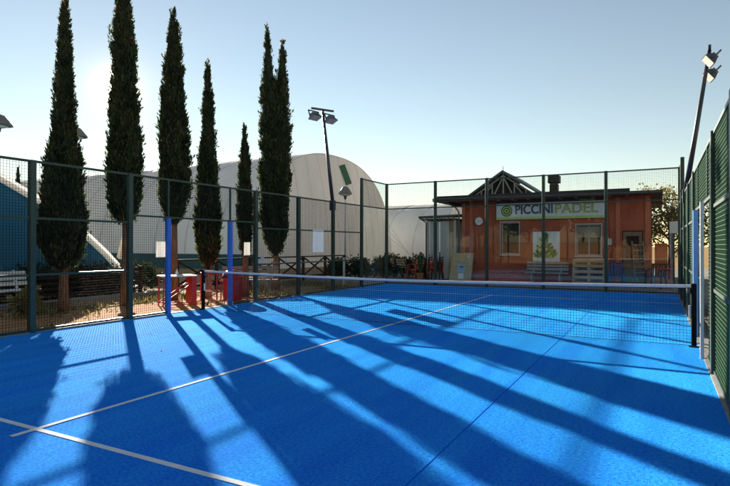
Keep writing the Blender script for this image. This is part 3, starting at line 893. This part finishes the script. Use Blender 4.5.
# windows
def window(w, grid, shutter=False):
    x0, x1, z0, z1 = w
    f = MB(); d = .04
    f.box(x0, x0 + d, YF + .13, YF + .21, z0, z1); f.box(x1 - d, x1, YF + .13, YF + .21, z0, z1)
    f.box(x0 + d, x1 - d, YF + .131, YF + .209, z0, z0 + d); f.box(x0 + d, x1 - d, YF + .131, YF + .209, z1 - d, z1)
    wdw = f.build('window', 'frame_white', club, world=True)
    g = MB()
    n = grid
    for i in range(1, n):
        x = x0 + (x1 - x0) * i / n
        MB().box(x - .02, x + .02, YF + .14, YF + .19, z0 + d, z1 - d).build('glazing_bar', 'frame_white', wdw, world=True)
    for i in range(n):
        a = x0 + (x1 - x0) * i / n; b = x0 + (x1 - x0) * (i + 1) / n
        MB().box(a + .04, b - .04, YF + .165, YF + .175, z0 + .05, z1 - .05).build('pane', 'pane_dark', wdw, world=True)
    MB().bbox(x0 - .06, x1 + .06, YF - .08, YF + .125, z0 - .07, z0 - .005, .008).build('sill', 'frame_white', wdw, world=True)
    # plaster surround, proud of the wall
    for b in ((x0 - .035, x0 - .003, z0, z1), (x1 + .003, x1 + .035, z0, z1), (x0 - .035, x1 + .035, z1 + .003, z1 + .04)):
        MB().box(b[0], b[1], YF - .025, YF - .002, b[2], b[3]).build('surround', 'frame_white', wdw, world=True)
    if shutter:
        for i in range(7):
            z = z1 - .10 - i * .062
            MB().bar((x0 + .05, YF + .11, z), (x1 - .05, YF + .11, z), .012, .05).build('slat', 'shutter', wdw, world=True)
    return wdw
window(W1, 1); window(W2, 2, True)
dr = MB().box(DR[0] + .03, DR[1] - .03, YF + .06, YF + .11, .0, DR[3] - .03).build('door', 'frame_brown', club, world=True)
MB().box(DR[0] + .14, DR[1] - .14, YF + .045, YF + .058, 1.0, 1.9).build('pane', 'pane_dark', dr, world=True)
MB().tube([(DR[0] + .10, YF + .03, .98), (DR[0] + .20, YF + .03, .98)], .012, 6).build('handle', 'steel', dr, world=True)

MB().tube([(-3.05, YF - .02, 3.30), (-2.55, YF - .015, 3.22), (-1.62, YF - .015, 3.26)], .009, 5).build('cable', 'roof_dark', club, world=True)
MB().tube([(2.80, YF - .015, 3.3), (2.86, YF - .015, 1.6), (3.0, YF - .015, 1.4), (3.02, YF - .02, .34)], .010, 5).build('cable', 'roof_dark', club, world=True)
MB().bbox(2.78, 2.94, YF - .10, YF - .003, 1.55, 1.80, .01).build('junction_box', 'frame_white', club, world=True)
# lettering helper: flat real letters as mesh
def letters(txt, x, z, size, m, parent, y, width=None, depth=.012):
    cu = bpy.data.curves.new('lettering', 'FONT'); cu.body = txt; cu.size = size; cu.extrude = depth / 2; cu.offset = .011
    to = bpy.data.objects.new('tmp', cu); COL.objects.link(to)
    dg = bpy.context.evaluated_depsgraph_get(); dg.update()
    me = bpy.data.meshes.new_from_object(to.evaluated_get(dg))
    bpy.data.objects.remove(to)
    xs = [v.co.x for v in me.vertices]; w = max(xs) - min(xs); x0 = min(xs)
    s = (width / w) if width else 1
    o_ = ORIGIN.get(parent, Vector((0, 0, 0)))
    for v in me.vertices:
        a, b, c = v.co
        v.co = Vector((x + (a - x0) * s - o_.x, y - c - o_.y, z + b - o_.z))
    me.materials.clear(); me.materials.append(MATS[m])
    o = bpy.data.objects.new('lettering', me); COL.objects.link(o); o.parent = parent
    return o
# sign board, hung on the wall
SX0, SX1, SZ0, SZ1 = -1.54, 2.73, 2.62, 3.30
SY = YF - .10
sg = thing('club_sign', 'long white club sign with green round logo over the windows', 'sign', (.6, SY, SZ0))
MB().bbox(SX0, SX1, SY, SY + .05, SZ0, SZ1, .006).build('board', 'sign_white', sg, world=True)
MB().box(SX0, SX1, SY - .004, SY - .0015, SZ0 + .012, SZ0 + .10).build('green_band', 'sign_lime', sg, world=True)
MB().box(SX0, SX1, SY + .002, SY + .04, SZ1 + .003, 3.395).build('header_strip', 'sign_dark', sg, world=True)
MB().box(1.75, 2.35, SY - .004, SY - .001, SZ1 + .006, 3.39).build('green_panel', 'sign_green', sg, world=True)
for r0, mm, dy in ((.235, 'sign_dark_green', .004), (.19, 'sign_lime', .008), (.145, 'sign_dark_green', .012), (.10, 'sign_lime', .016), (.045, 'sign_dark_green', .020)):
    lg = MB(); lg.lathe([(r0, 0), (r0, .003)], n=24)
    lg.v = [(-1.10 + a, SY - dy - c, 2.98 + b) for a, b, c in lg.v]
    lg.build('logo', mm, sg, world=True)
letters('PICCINI', -.74, 2.85, .53, 'sign_navy', sg, SY - .010, 1.50)
letters('PADEL', .84, 2.85, .53, 'sign_olive', sg, SY - .010, 1.62)
# round wall plate
rp = MB().lathe([(.18, 0), (.18, .03)], n=24)
rp.v = [(-2.30 + a, YF - .052 - c, 2.58 + b) for a, b, c in rp.v]
ck = thing('wall_clock', 'round white wall clock beside the sign on red plaster', 'clock', (-2.30, YF - .05, 2.40))
rp.build('face', 'paper', ck, world=True)
rg = MB(); rg.tube([(-2.30 + .175 * math.cos(i * math.pi / 12), YF - .075, 2.58 + .175 * math.sin(i * math.pi / 12)) for i in range(25)], .014, 6, caps=False)
rg.build('rim', 'steel', ck, world=True)
MB().bar((-2.40, YF - .088, 2.59), (-2.30, YF - .088, 2.58), .02, .01).build('hand', 'sign_dark', ck, world=True)
MB().bar((-2.30, YF - .092, 2.58), (-2.19, YF - .092, 2.60), .016, .008).build('hand', 'sign_dark', ck, world=True)
# poster with a green plant
ps = thing('poster', 'white poster with a green leafy plant print above the grey bench', 'poster', (.49, YF - .03, .86))
MB().box(-.04, 1.02, YF - .035, YF - .004, .88, 2.10).build('panel', 'paper', ps, world=True)
rr_ = random.Random(5)
for i in range(130):
    h = rr_.random() ** 1.5; cz = 1.0 + h * .9; wd = .36 * (1 - h) + .02
    cx = .46 + rr_.uniform(-wd, wd); a = rr_.uniform(-.9, .9) + (cx - .46) * 1.5; L = rr_.uniform(.14, .28)
    q = MB(); dx, dz = math.sin(a), math.cos(a); px, pz = dz, -dx; y = YF - .037 - i * .0002
    q.v = [(cx, y, cz), (cx + dx * L * .5 + px * .05, y, cz + dz * L * .5 + pz * .05), (cx + dx * L, y, cz + dz * L), (cx + dx * L * .5 - px * .05, y, cz + dz * L * .5 - pz * .05)]
    q.f = [(0, 1, 2, 3)]
    q.build('printed_leaf', ('sign_green', 'sign_lime', 'sign_dark_green')[i % 3], ps, world=True)

# annexe with curtains at the clubhouse's side
ann = thing('curtained_porch', 'small porch with pale curtains and dark roof beside the red clubhouse', 'porch', (-4.0, YF + .2, 0))
arf = MB(); arf.prism([(YF - .35, 2.74), (YF + 4.0, 3.05), (YF + 4.0, 3.15), (YF - .35, 2.84)], 'x', -5.0, -3.30)
arf.build('roof', 'roof_dark', ann, world=True)
for i in range(8):
    MB().box(-4.9 + i * .21, -4.84 + i * .21, YF - .30, YF + 1.5, 2.66, 2.738).build('rafter', 'frame_brown', ann, world=True)
for x in (-4.66, -3.38):
    MB().bbox(x - .05, x + .05, YF - .1, YF, -.03, 2.655, .006).build('post', 'frame_white', ann, world=True)
def curtain(x0, x1, z0, z1, y, m):
    c = MB(); n = 26
    for i in range(n + 1):
        x = x0 + (x1 - x0) * i / n; o = .045 * math.sin(i * 1.25)
        for z, k in ((z1, .6), ((z0 + z1) / 2, 1), (z0, 1.15)):
            for th in (0, .008): c.v.append((x, y + o * k + th, z))
    for i in range(n):
        for k in range(2):
            a = i * 6 + k * 2; b = a + 6
            c.f += [(a, b, b + 2, a + 2), (a + 1, a + 3, b + 3, b + 1)]
    return c
curtain(-4.58, -4.15, .05, 2.62, YF - .02, 'curtain').build('curtain', 'curtain', ann, world=True, smooth=True)
curtain(-4.10, -3.68, .05, 2.62, YF + .0, 'curtain').build('curtain', 'curtain', ann, world=True, smooth=True)
dd = MB().box(-3.64, -3.40, YF + .02, YF + .06, .0, 2.12).build('door', 'plaster_cream', ann, world=True)
MB().box(-3.60, -3.52, YF - .02, YF + .018, .98, 1.02).build('handle', 'steel', dd, world=True)
MB().box(-3.64, -3.40, YF + .03, YF + .06, 2.13, 2.65).build('lintel_panel', 'plaster_ochre', ann, world=True)
MB().box(-4.66, -3.2, YF + 1.6, YF + 1.7, -.03, 2.7).build('back_wall', 'frame_white', ann, world=True)
MB().tube([(-5.0, YF - .3, 2.78), (-4.72, YF - .12, 2.55), (-4.72, YF - .12, .0)], .03, 8).build('downpipe', 'roof_dark', ann, world=True, smooth=True)

# ================================================================== FURNITURE
def bench(m, label, loc, rz, L=1.65, group=None, back=True):
    t = thing('bench', label, 'bench', loc, rz, group)
    for i in range(4):
        y = -.20 + i * .125
        MB().bbox(-L / 2, L / 2, y - .05, y + .05, .42, .455, .006).build('seat_slat', m, t)
    if back:
        for i in range(3):
            z = .58 + i * .125; y = .265 + i * .03
            s = MB().bbox(-L / 2, L / 2, -.015, .015, -.048, .048, .006)
            R = Matrix.Rotation(-.23, 3, 'X'); s.v = [tuple(R @ Vector(q) + Vector((0, y, z))) for q in s.v]
            s.build('back_slat', m, t)
    for x in (-L / 2 + .28, L / 2 - .28):
        lg = MB().bar((x, -.19, -.02), (x, -.17, .418), .06, .06).bar((x, .25, -.02), (x, .20, .418), .06, .06).bar((x, -.2, .385), (x, .24, .385), .05, .06)
        if back: lg.bar((x, .225, .38), (x, .385, .90), .05, .05)
        lg.build('leg', m, t)
    return t
bench('wood_grey', 'weathered grey slatted bench below the poster on red wall', (.58, 13.02, 0), 0, 1.62)
bench('bench_white', 'white slatted bench standing before the blue tent', (-9.05, -2.35, 0), math.radians(98), 1.7)
bench('wood_grey', 'pale slatted bench under the twin topped cypress', (-7.0, 4.05, -.03), math.radians(35), 1.8)
bench('bench_white', 'low white backless bench in front of the timber railing', (-7.9, 5.3, -.03), math.radians(45), 1.6, back=False)

# pallets leaning on the wall: a pile of boards
def pallet(label, loc, rx):
    t = thing('pallet', label, 'pallet', loc)
    R = Matrix.Rotation(rx, 3, 'X')
    def b(name, *a):
        s = MB().bbox(*a, .004); s.v = [tuple(R @ Vector(q)) for q in s.v]; s.build(name, 'wood_pallet', t)
    for i in range(5):
        z = .055 + i * .225; b('board', -.60, .60, -.075, -.053, z - .05, z + .065)
    for x in (-.55, 0, .55):
        b('bearer', x - .05, x + .05, -.05, .05, .005, 1.02)
    for z in (.10, .5, .92):
        b('back_board', -.60, .60, .053, .075, z - .05, z + .05)
    return t
pallet('wooden pallet leaning under the shuttered window, front of two', (2.15, 13.10, 0), math.radians(-12))
pallet('wooden pallet leaning under the shuttered window, against the wall', (2.22, 13.34, 0), math.radians(-8))

# leaning plywood board with stickers, and a water jug print
bd = thing('plywood_board', 'plywood board with blue and white stickers leaning by the porch', 'board', (-2.95, 13.0, 0))
Rb = Matrix.Rotation(math.radians(-9), 3, 'X')
def lean(mb): mb.v = [tuple(Rb @ Vector(q)) for q in mb.v]; return mb
pb = MB(); pb.prism([(-.52, 0), (.45, 0), (.52, 1.22), (-.40, 1.22)], 'y', -.012, .012)
lean(pb).build('panel', 'plywood', bd)
for mm, b in (('bottle_blue', (-.18, .16, .58, .72)), ('paper', (-.12, .12, .10, .34)), ('bottle_blue', (-.16, .18, .36, .54)), ('sign_navy', (-.10, .10, .60, .64))):
    lean(MB().box(b[0], b[1], -.0165 - (.003 if mm == 'sign_navy' else 0), -.0135, b[2], b[3])).build('sticker', mm, bd)
for x in (-.38, .36):
    lean(MB().box(x - .03, x + .03, .014, .05, .02, 1.18)).build('batten', 'wood_pallet', bd)

def plastic_chair(m, label, loc, rz):
    """moulded armchair: shell seat, slotted back, arms, four splayed legs"""
    t = thing('plastic_chair', label, 'chair', loc, rz)
    MB().bbox(-.24, .24, -.23, .23, .40, .435, .012).build('seat', m, t)
    for i in range(5):
        x = -.18 + i * .09
        MB().bar((x, .22, .43), (x * 1.1, .33, .82), .05, .02, up=(0, 1, 0)).build('back_slat', m, t)
    MB().bar((-.25, .335, .84), (.25, .335, .84), .03, .07).build('top_rail', m, t)
    for s in (-1, 1):
        MB().bar((s * .25, -.24, .64), (s * .27, .30, .66), .06, .03).build('arm', m, t)
        MB().bar((s * .27, -.27, -.012), (s * .25, -.22, .635), .045, .045).build('leg', m, t)
        MB().bar((s * .27, .31, -.012), (s * .23, .22, .42), .045, .045).build('leg', m, t)
        MB().bar((s * .245, .24, .42), (s * .255, .335, .86), .04, .04).build('back_post', m, t)
    return t
plastic_chair('blue_plastic', 'dark blue plastic armchair beside the pallets', (3.12, 12.95, 0), math.radians(10))
plastic_chair('red_plastic', 'red plastic armchair among the clutter near the porch', (-5.3, 13.6, 0), math.radians(-25))
for i in range(4):
    plastic_chair('wood_dark', 'dark brown armchair stacked beside the plywood board', (-4.2, 13.25 + i * .03, i * .115), math.radians(4))['group'] = 'stacked dark armchairs'
for i in range(3):
    plastic_chair('wood_dark', 'dark brown armchair stacked next to the red armchair', (-4.75, 13.6 + i * .03, i * .115), math.radians(-12))['group'] = 'second stack of dark armchairs'

# red table and red bin just outside the gateway
tb = thing('red_table', 'red framed folding table with pale top outside the gateway', 'table', (-6.35, .45, -.02), math.radians(62))
MB().bbox(-.44, .44, -.28, .28, .74, .775, .008).build('table_top', 'bench_white', tb)
MB().box(.30, .43, -.25, .25, .0, .739).build('side_panel', 'red_plastic', tb)
for y in (-.24, .24):
    MB().bar((-.40, y, 0), (-.38, y, .739), .03, .03).build('leg', 'red_metal', tb)
    MB().bar((-.38, y * .9, .10), (.29, y * .9, .55), .028, .028).build('brace', 'red_metal', tb)
MB().bar((-.39, -.22, .08), (.29, -.22, .04), .03, .03).build('foot_rail', 'red_metal', tb)
MB().bar((-.39, .22, .08), (.29, .22, .04), .03, .03).build('foot_rail', 'red_metal', tb)
MB().lathe([(.035, .776), (.035, .86), (.015, .90), (.015, .93)], n=12).build('table_lamp', 'paper', tb)
bn = thing('litter_bin', 'round red litter bin with domed lid behind the gateway', 'bin', (-6.05, 2.2, -.02))
MB().lathe([(.23, 0), (.25, .02), (.27, .55), (.285, .56), (.285, .60)], n=20).build('body', 'red_plastic', bn, smooth=False)
lid = MB().lathe([(.30, .601), (.30, .64), (.27, .74), (.18, .82), (.05, .85)], n=20).build('lid', 'red_plastic', bn, smooth=True)
MB().box(-.1, .1, -.31, -.27, .64, .70).build('flap', 'sign_dark', lid)
for i in range(10):
    a = 2 * math.pi * i / 10
    MB().bar((.255 * math.cos(a), .255 * math.sin(a), .04), (.272 * math.cos(a), .272 * math.sin(a), .54), .03, .012, up=(math.cos(a), math.sin(a), 0)).build('rib', 'red_plastic', bn)
fr = thing('red_trolley', 'red tubular trolley frame standing beside the litter bin', 'trolley', (-6.15, 1.45, -.02), math.radians(60))
for s in (-1, 1):
    MB().tube([(s * .22, -.18, .04), (s * .22, -.18, .80), (s * .22, .18, .80), (s * .22, .18, .04)], .018, 8).build('side_frame', 'red_metal', fr)
    MB().tube([(s * .22, -.18, .30), (s * .22, .18, .30)], .014, 6).build('rung', 'red_metal', fr)
for y, z in ((-.18, .78), (.18, .78), (.18, .30), (-.18, .30)):
    MB().tube([(-.22, y, z), (.22, y, z)], .016, 6).build('crossbar', 'red_metal', fr)

# timber railing with X braces, and a slatted part
def railing(x, y0, y1, label):
    t = thing('timber_railing', label, 'railing', (x, y0, -.03))
    n = int(round((y1 - y0) / 1.8)); st = (y1 - y0) / n
    for i in range(n + 1):
        MB().bbox(x - .05, x + .05, y0 + i * st - .05, y0 + i * st + .05, -.1, 1.0, .008).build('post', 'wood_dark', t, world=True)
    for i in range(n):
        a, b = y0 + i * st + .05, y0 + (i + 1) * st - .05
        MB().bar((x, a - .05, 1.03), (x, b + .05, 1.03), .10, .055).build('top_rail', 'wood_dark', t, world=True)
        MB().bar((x, a, .16), (x, b, .16), .05, .09).build('bottom_rail', 'wood_dark', t, world=True)
        MB().bar((x - .02, a, .2), (x - .02, b, .97), .035, .08, up=(1, 0, 0)).build('brace', 'wood_dark', t, world=True)
        MB().bar((x + .02, a, .97), (x + .02, b, .2), .035, .08, up=(1, 0, 0)).build('brace', 'wood_dark', t, world=True)
    return t
railing(-9.3, 3.2, 14.0, 'dark timber railing with crossed braces before the white hall')
sf = thing('slatted_fence', 'low dark fence of horizontal boards behind the cypress trunks', 'fence', (-10.2, -5, -.03))
for i in range(6):
    y = -7 + i * 1.9
    MB().bbox(-10.25, -10.15, y - .05, y + .05, -.1, .86, .008).build('post', 'wood_dark', sf, world=True)
for i in range(5):
    for k in range(5):
        z = .12 + k * .155 + random.uniform(-.01, .01)
        MB().bbox(-10.148, -10.12, -7 + i * 1.9 - .03, -7 + (i + 1) * 1.9 - .04, z, z + random.uniform(.07, .095), .004).build('board', 'wood_dark', sf, world=True)
tag(MB().box(-9.5, -9.28, -8, 3.0, -.06, .08).build('stone_edging', 'kerb'), 'low pale stone edging before the slatted board fence', 'edging')

# white bollard post by the left corner and dark covered bikes
bl = thing('white_post', 'slim white post standing outside the corner of court', 'post', (-6.4, 9.0, -.03))
MB().bbox(-.035, .035, -.035, .035, -.05, 1.05, .006).build('shaft', 'paper', bl)
MB().bbox(-.05, .05, -.05, .05, 1.052, 1.08, .006).build('cap', 'paper', bl)

def leaf_ball(name, label, c, r, n, m, seed, cat='bush', group=None, stems=4, ln=(.07, .16)):
    rng = np.random.default_rng(seed)
    t = thing(name, label, cat, (c[0], c[1], -.03), group=group)
    th = rng.uniform(0, 2 * np.pi, n); u = rng.uniform(-.75, 1, n); q = np.sqrt(1 - u * u)
    lob = 1 + .18 * np.sin(3 * th + seed) * q + .15 * np.sin(5 * u + 2 * th + seed) + .1 * np.sin(8 * th + 6 * u)
    rad = lob * rng.uniform(.35, 1, n) ** .5
    pos = np.stack([rad * q * np.cos(th) * r[0], rad * q * np.sin(th) * r[1], c[2] + .03 + rad * u * r[2]], 1)
    pos[:, 2] = np.maximum(pos[:, 2], .03)
    up = rng.normal(0, 1, (n, 3)) + np.array([0, 0, .5]); up /= np.linalg.norm(up, axis=1)[:, None]
    L = rng.uniform(*ln, n)
    o = foliage('foliage', pos, up, L, L * rng.uniform(.25, .42, n), np.clip(rng.uniform(0, 1, n) * .7 + .3 * (u + 1) / 2, 0, 1), m, t)
    tag(o, kind='stuff')
    s = MB()
    for i in range(stems):
        a = rng.uniform(0, 6.28)
        s.tube([(0, 0, -.03), (math.cos(a) * r[0] * .3, math.sin(a) * r[1] * .3, c[2] * .6), (math.cos(a) * r[0] * .7, math.sin(a) * r[1] * .7, c[2] + r[2] * .4)], [.03, .02, .006], 5)
    s.build('stem', 'bark', t)
    return t
bush_labels = ['low dark bush outside the glass corner of the court', 'dark bush between the white post and corner glass', 'dark rounded bush left of the red armchair', 'dark leafy bush behind the red armchair', 'dark bush at the end of the timber railing', 'dark bush under the guy ropes of the hall']
for i, (bx, by, bz, rr2) in enumerate(((-7.0, 13.6, .45, (.55, .45, .5)), (-8.0, 13.2, .42, (.6, .5, .55)), (-6.2, 14.2, .45, (.5, .45, .5)), (-5.6, 14.9, .5, (.5, .4, .6)), (-9.0, 12.8, .4, (.5, .5, .5)), (-7.4, 15.4, .5, (.8, .5, .55)))):
    leaf_ball('bush', bush_labels[i], (bx, by, bz), rr2, 1500, 'bush_leaf', 90 + i, group='dark bushes near the porch')
for i in range(6):
    leaf_ball('bush', 'low dark bush behind the horizontal board fence', (-11.0, -5.5 + i * 1.7, .4), (.55, .95, .55), 1500, 'bush_leaf', 140 + i, group='bushes behind the board fence')
leaf_ball('dry_shrub', 'dry straw coloured shrub beside the first cypress trunk', (-7.2, -2.85, .32), (.22, .22, .32), 260, 'grass_leaf', 120, 'shrub', ln=(.08, .2))

# potted plant beside the porch
pp = thing('potted_plant', 'spiky potted plant standing at the porch curtains', 'plant', (-4.85, 13.1, 0))
MB().lathe([(.13, -.012), (.17, .26), (.185, .26), (.185, .30), (.15, .30)], n=16).build('pot', 'terracotta', pp)
rng = np.random.default_rng(3)
for i in range(16):
    a = rng.uniform(0, 6.28); r0 = rng.uniform(.12, .38); h = rng.uniform(.75, 1.35)
    q = MB(); c, s = math.cos(a), math.sin(a); px, py = -s * .03, c * .03
    q.v = [(c * .03 - px, s * .03 - py, .28), (c * .03 + px, s * .03 + py, .28), (c * r0 * .5 + px, s * r0 * .5 + py, .28 + (h - .28) * .7), (c * r0 * .5 - px, s * r0 * .5 - py, .28 + (h - .28) * .7), (c * r0, s * r0, h)]
    q.f = [(0, 1, 2, 3), (3, 2, 4)]
    q.build('leaf', 'sign_dark_green', pp)

# things at the clubhouse's right-hand corner
def folding_frame(label, loc, rz, m, tilt):
    t = thing('folded_lounger', label, 'lounger', loc, rz)
    R = Matrix.Rotation(tilt, 3, 'X')
    def b(nm, a, c, w, h):
        s = MB().bar(a, c, w, h); s.v = [tuple(R @ Vector(q)) for q in s.v]; s.build(nm, m, t)
    for x in (-.2, .2):
        b('side_rail', (x, 0, 0), (x, 0, 1.75), .04, .05)
        b('leg', (x * .85, -.03, .35), (x * .85, -.32, .0), .035, .04)
    for i in range(8):
        b('slat', (-.2, -.035, .12 + i * .21), (.2, -.035, .12 + i * .21), .015, .05)
    return t
folding_frame('brown slatted lounger folded upright at the clubhouse corner', (3.98, 12.95, 0), math.radians(20), 'frame_brown', math.radians(-14))

plastic_chair('wood_dark', 'dark armchair beside the brown folded lounger', (4.45, 12.75, 0), math.radians(-20))
ob = thing('orange_locker', 'orange metal locker standing past the clubhouse corner', 'locker', (4.62, 14.9, 0))
MB().bbox(4.40, 4.85, 14.9, 15.3, .05, 1.62, .01).build('body', 'orange_plastic', ob, world=True)
MB().box(4.43, 4.82, 14.883, 14.898, .12, 1.55).build('door', 'orange_plastic', ob, world=True)
MB().box(4.75, 4.78, 14.86, 14.882, .8, .95).build('handle', 'steel', ob, world=True)
for x in (4.45, 4.80):
    MB().box(x - .03, x + .03, 14.95, 15.25, -.02, .049).build('foot', 'steel', ob, world=True)
wb = thing('meter_box', 'white box on a post past the clubhouse corner', 'utility box', (5.05, 14.3, 0))
MB().bar((5.05, 14.36, -.02), (5.05, 14.36, 2.35), .06, .06).build('post', 'pole_grey', wb, world=True)
MB().bbox(4.90, 5.20, 14.22, 14.32, 2.0, 2.45, .01).build('box', 'paper', wb, world=True)
rtb = thing('red_side_table', 'small red table outside the far glass corner', 'table', (4.75, 12.6, 0))
MB().lathe([(.30, .68), (.31, .70), (.30, .72)], (0, 0, 0), 18).build('table_top', 'red_plastic', rtb)
for i in range(4):
    a = math.pi / 4 + i * math.pi / 2
    MB().bar((.24 * math.cos(a), .24 * math.sin(a), -.012), (.16 * math.cos(a), .16 * math.sin(a), .679), .035, .035).build('leg', 'red_plastic', rtb)

def leafy_tree(label, loc, h, crown, m, n, seed, ls=(.06, .15)):
    rng = np.random.default_rng(seed)
    t = thing('leafy_tree', label, 'tree', loc)
    tr = MB(); tr.tube([(0, 0, -.05), (.05, .02, h * .3), (.0, .08, h * .5), (.1, .0, h * .85)], [.14, .11, .08, .02], 8)
    ends = []
    for i in range(11):
        a = rng.uniform(0, 6.28); z0 = h * rng.uniform(.25, .6); r = crown * rng.uniform(.45, .95); z1 = min(h * .98, z0 + h * rng.uniform(.12, .4))
        e = (math.cos(a) * r, math.sin(a) * r, z1)
        tr.tube([(.03, .03, z0), (e[0] * .5, e[1] * .5, z0 + (z1 - z0) * .6), e], [.05, .03, .008], 6)
        ends += [e, (e[0] * .6, e[1] * .6, z0 + (z1 - z0) * .7)]
    ends += [(.1, 0, h * .9), (.1, .1, h * .7)]
    tr.build('trunk', 'bark', t, smooth=True)
    E_ = np.array(ends); k = rng.integers(0, len(E_), n)
    pos = E_[k] + rng.normal(0, crown * .17, (n, 3)) * np.array([1, 1, .8])
    up = rng.normal(0, 1, (n, 3)); up /= np.linalg.norm(up, axis=1)[:, None]
    L = rng.uniform(*ls, n)
    cr = foliage('crown', pos, up, L, L * .35, rng.uniform(0, 1, n), m, t)
    tag(cr, kind='stuff')
    return t
leafy_tree('thin leafed tree past the clubhouse corner, autumn yellow plus pale reflection tint', (5.0, 19.0, -.03), 4.3, 1.25, 'yellow_leaf', 3600, 5)  # leaf colour also takes in the pale tan of reflections on the glass
leafy_tree('dark leafed tree behind the orange locker', (6.2, 22.0, -.03), 4.0, 1.5, 'bush_leaf', 4200, 6)
leafy_tree('dark tree outside the screened fence', (8.2, 15.0, -.03), 3.6, 1.4, 'bush_leaf', 3600, 8)

# ================================================================== BEHIND THE CAMERA (seen in the end glass)
hs = thing('ochre_house', 'sunlit ochre house with cream upper wall mirrored in the end glass', 'house', (5.5, -24, 0))
MB().box(.6, 11, -32, -24, -.03, 3.0).build('wall', 'plaster_ochre', hs, world=True)
MB().box(1.5, 11, -31.5, -23.96, 3.02, 5.5).build('upper_wall', 'plaster_cream', hs, world=True)
MB().prism([(-32.4, 5.52), (-23.4, 5.52), (-27.8, 7.0)], 'x', 1.1, 11.4).build('roof', 'terracotta', hs, world=True)
for x in (2.4, 5.4, 8.4):
    w_ = MB().box(x, x + .9, -23.94, -23.88, 3.6, 4.9).build('window', 'frame_brown', hs, world=True)
    MB().box(x + .08, x + .82, -23.878, -23.868, 3.68, 4.82).build('pane', 'pane_dark', w_, world=True)
gw = thing('garden_wall', 'low ochre garden wall mirrored in the end glass', 'wall', (-3, -20, 0))
MB().box(-9, .4, -20.2, -20, -.03, 1.75).build('wall', 'plaster_ochre', gw, world=True)
MB().box(-9.05, .45, -20.26, -19.94, 1.752, 1.84).build('coping', 'kerb', gw, world=True)

for i in range(7):  # unseen tree row, added to keep bright sky out of the glass reflection
    lt = leafy_tree('broad dark tree added behind the garden wall to darken the end glass reflection', (-13.5 + i * 2.4, -22.3 - (i % 2) * .8, -.03), 7.5 + (i % 3) * .6, 2.1, 'bush_leaf', 3800, 300 + i, (.2, .42))
    lt['group'] = 'trees added to darken the end glass reflection'
# things beyond the right-hand fence
nw = thing('boundary_wall', 'rusty red plastered wall beyond the screened fence', 'wall', (9.5, -2, 0))
MB().box(9.4, 9.6, -14, 12, -.03, 2.0).build('wall', 'plaster_red', nw, world=True)
MB().box(9.35, 9.65, -14.05, 12.05, 2.002, 2.08).build('coping', 'kerb', nw, world=True)
for i in range(7):
    leaf_ball('hedge_bush', 'dark green hedge bush growing against the mesh fence outside', (6.6, -6.5 + i * 2.0, 1.0), (.75, 1.1, 1.15), 3000, 'bush_leaf', 200 + i, group='hedge bushes outside the screened fence')

# ================================================================== GRASS AND LITTER
n = 16000
gx = RNG.uniform(-9.2, -5.25, n); gy = RNG.uniform(-8, 9.5, n)
patch = np.sin(gx * 2.3 + 1.2 * np.sin(gy * 1.1)) + np.sin(gy * 1.9 + gx) + RNG.normal(0, .5, n)
keep = (patch > .2) & ~((gx > -7.4) & (gy < 2.9) & (RNG.uniform(0, 1, n) > .18))
pos = np.stack([gx, gy, np.full(n, -.03)], 1)[keep]
k = len(pos)
up = np.stack([RNG.normal(0, .45, k), RNG.normal(0, .45, k), np.ones(k)], 1); up /= np.linalg.norm(up, axis=1)[:, None]
L = RNG.uniform(.05, .19, k)
g_ = foliage('grass', pos, up, L, L * .09 + .004, RNG.uniform(0, 1, k), 'grass_leaf', None)
tag(g_, 'dry yellow green grass growing round the cypress trunks', 'grass', kind='stuff')

# a few fallen leaves blown on to the court
n = 70
lx = -4.9 + RNG.gamma(1.3, 1.6, n); ly = RNG.uniform(-9, 9, n); ok = lx < 4.8
pos = np.stack([lx, ly, np.full(n, .006)], 1)[ok]; k = len(pos)
up = np.stack([RNG.normal(0, 1, k), RNG.normal(0, 1, k), RNG.uniform(.05, .35, k)], 1); up /= np.linalg.norm(up, axis=1)[:, None]
L = RNG.uniform(.015, .035, k)
tag(foliage('fallen_leaves', pos, up, L, L * .3, RNG.uniform(0, .6, k), 'yellow_leaf', None), 'small dry leaves scattered on the blue court', 'leaves', kind='stuff')
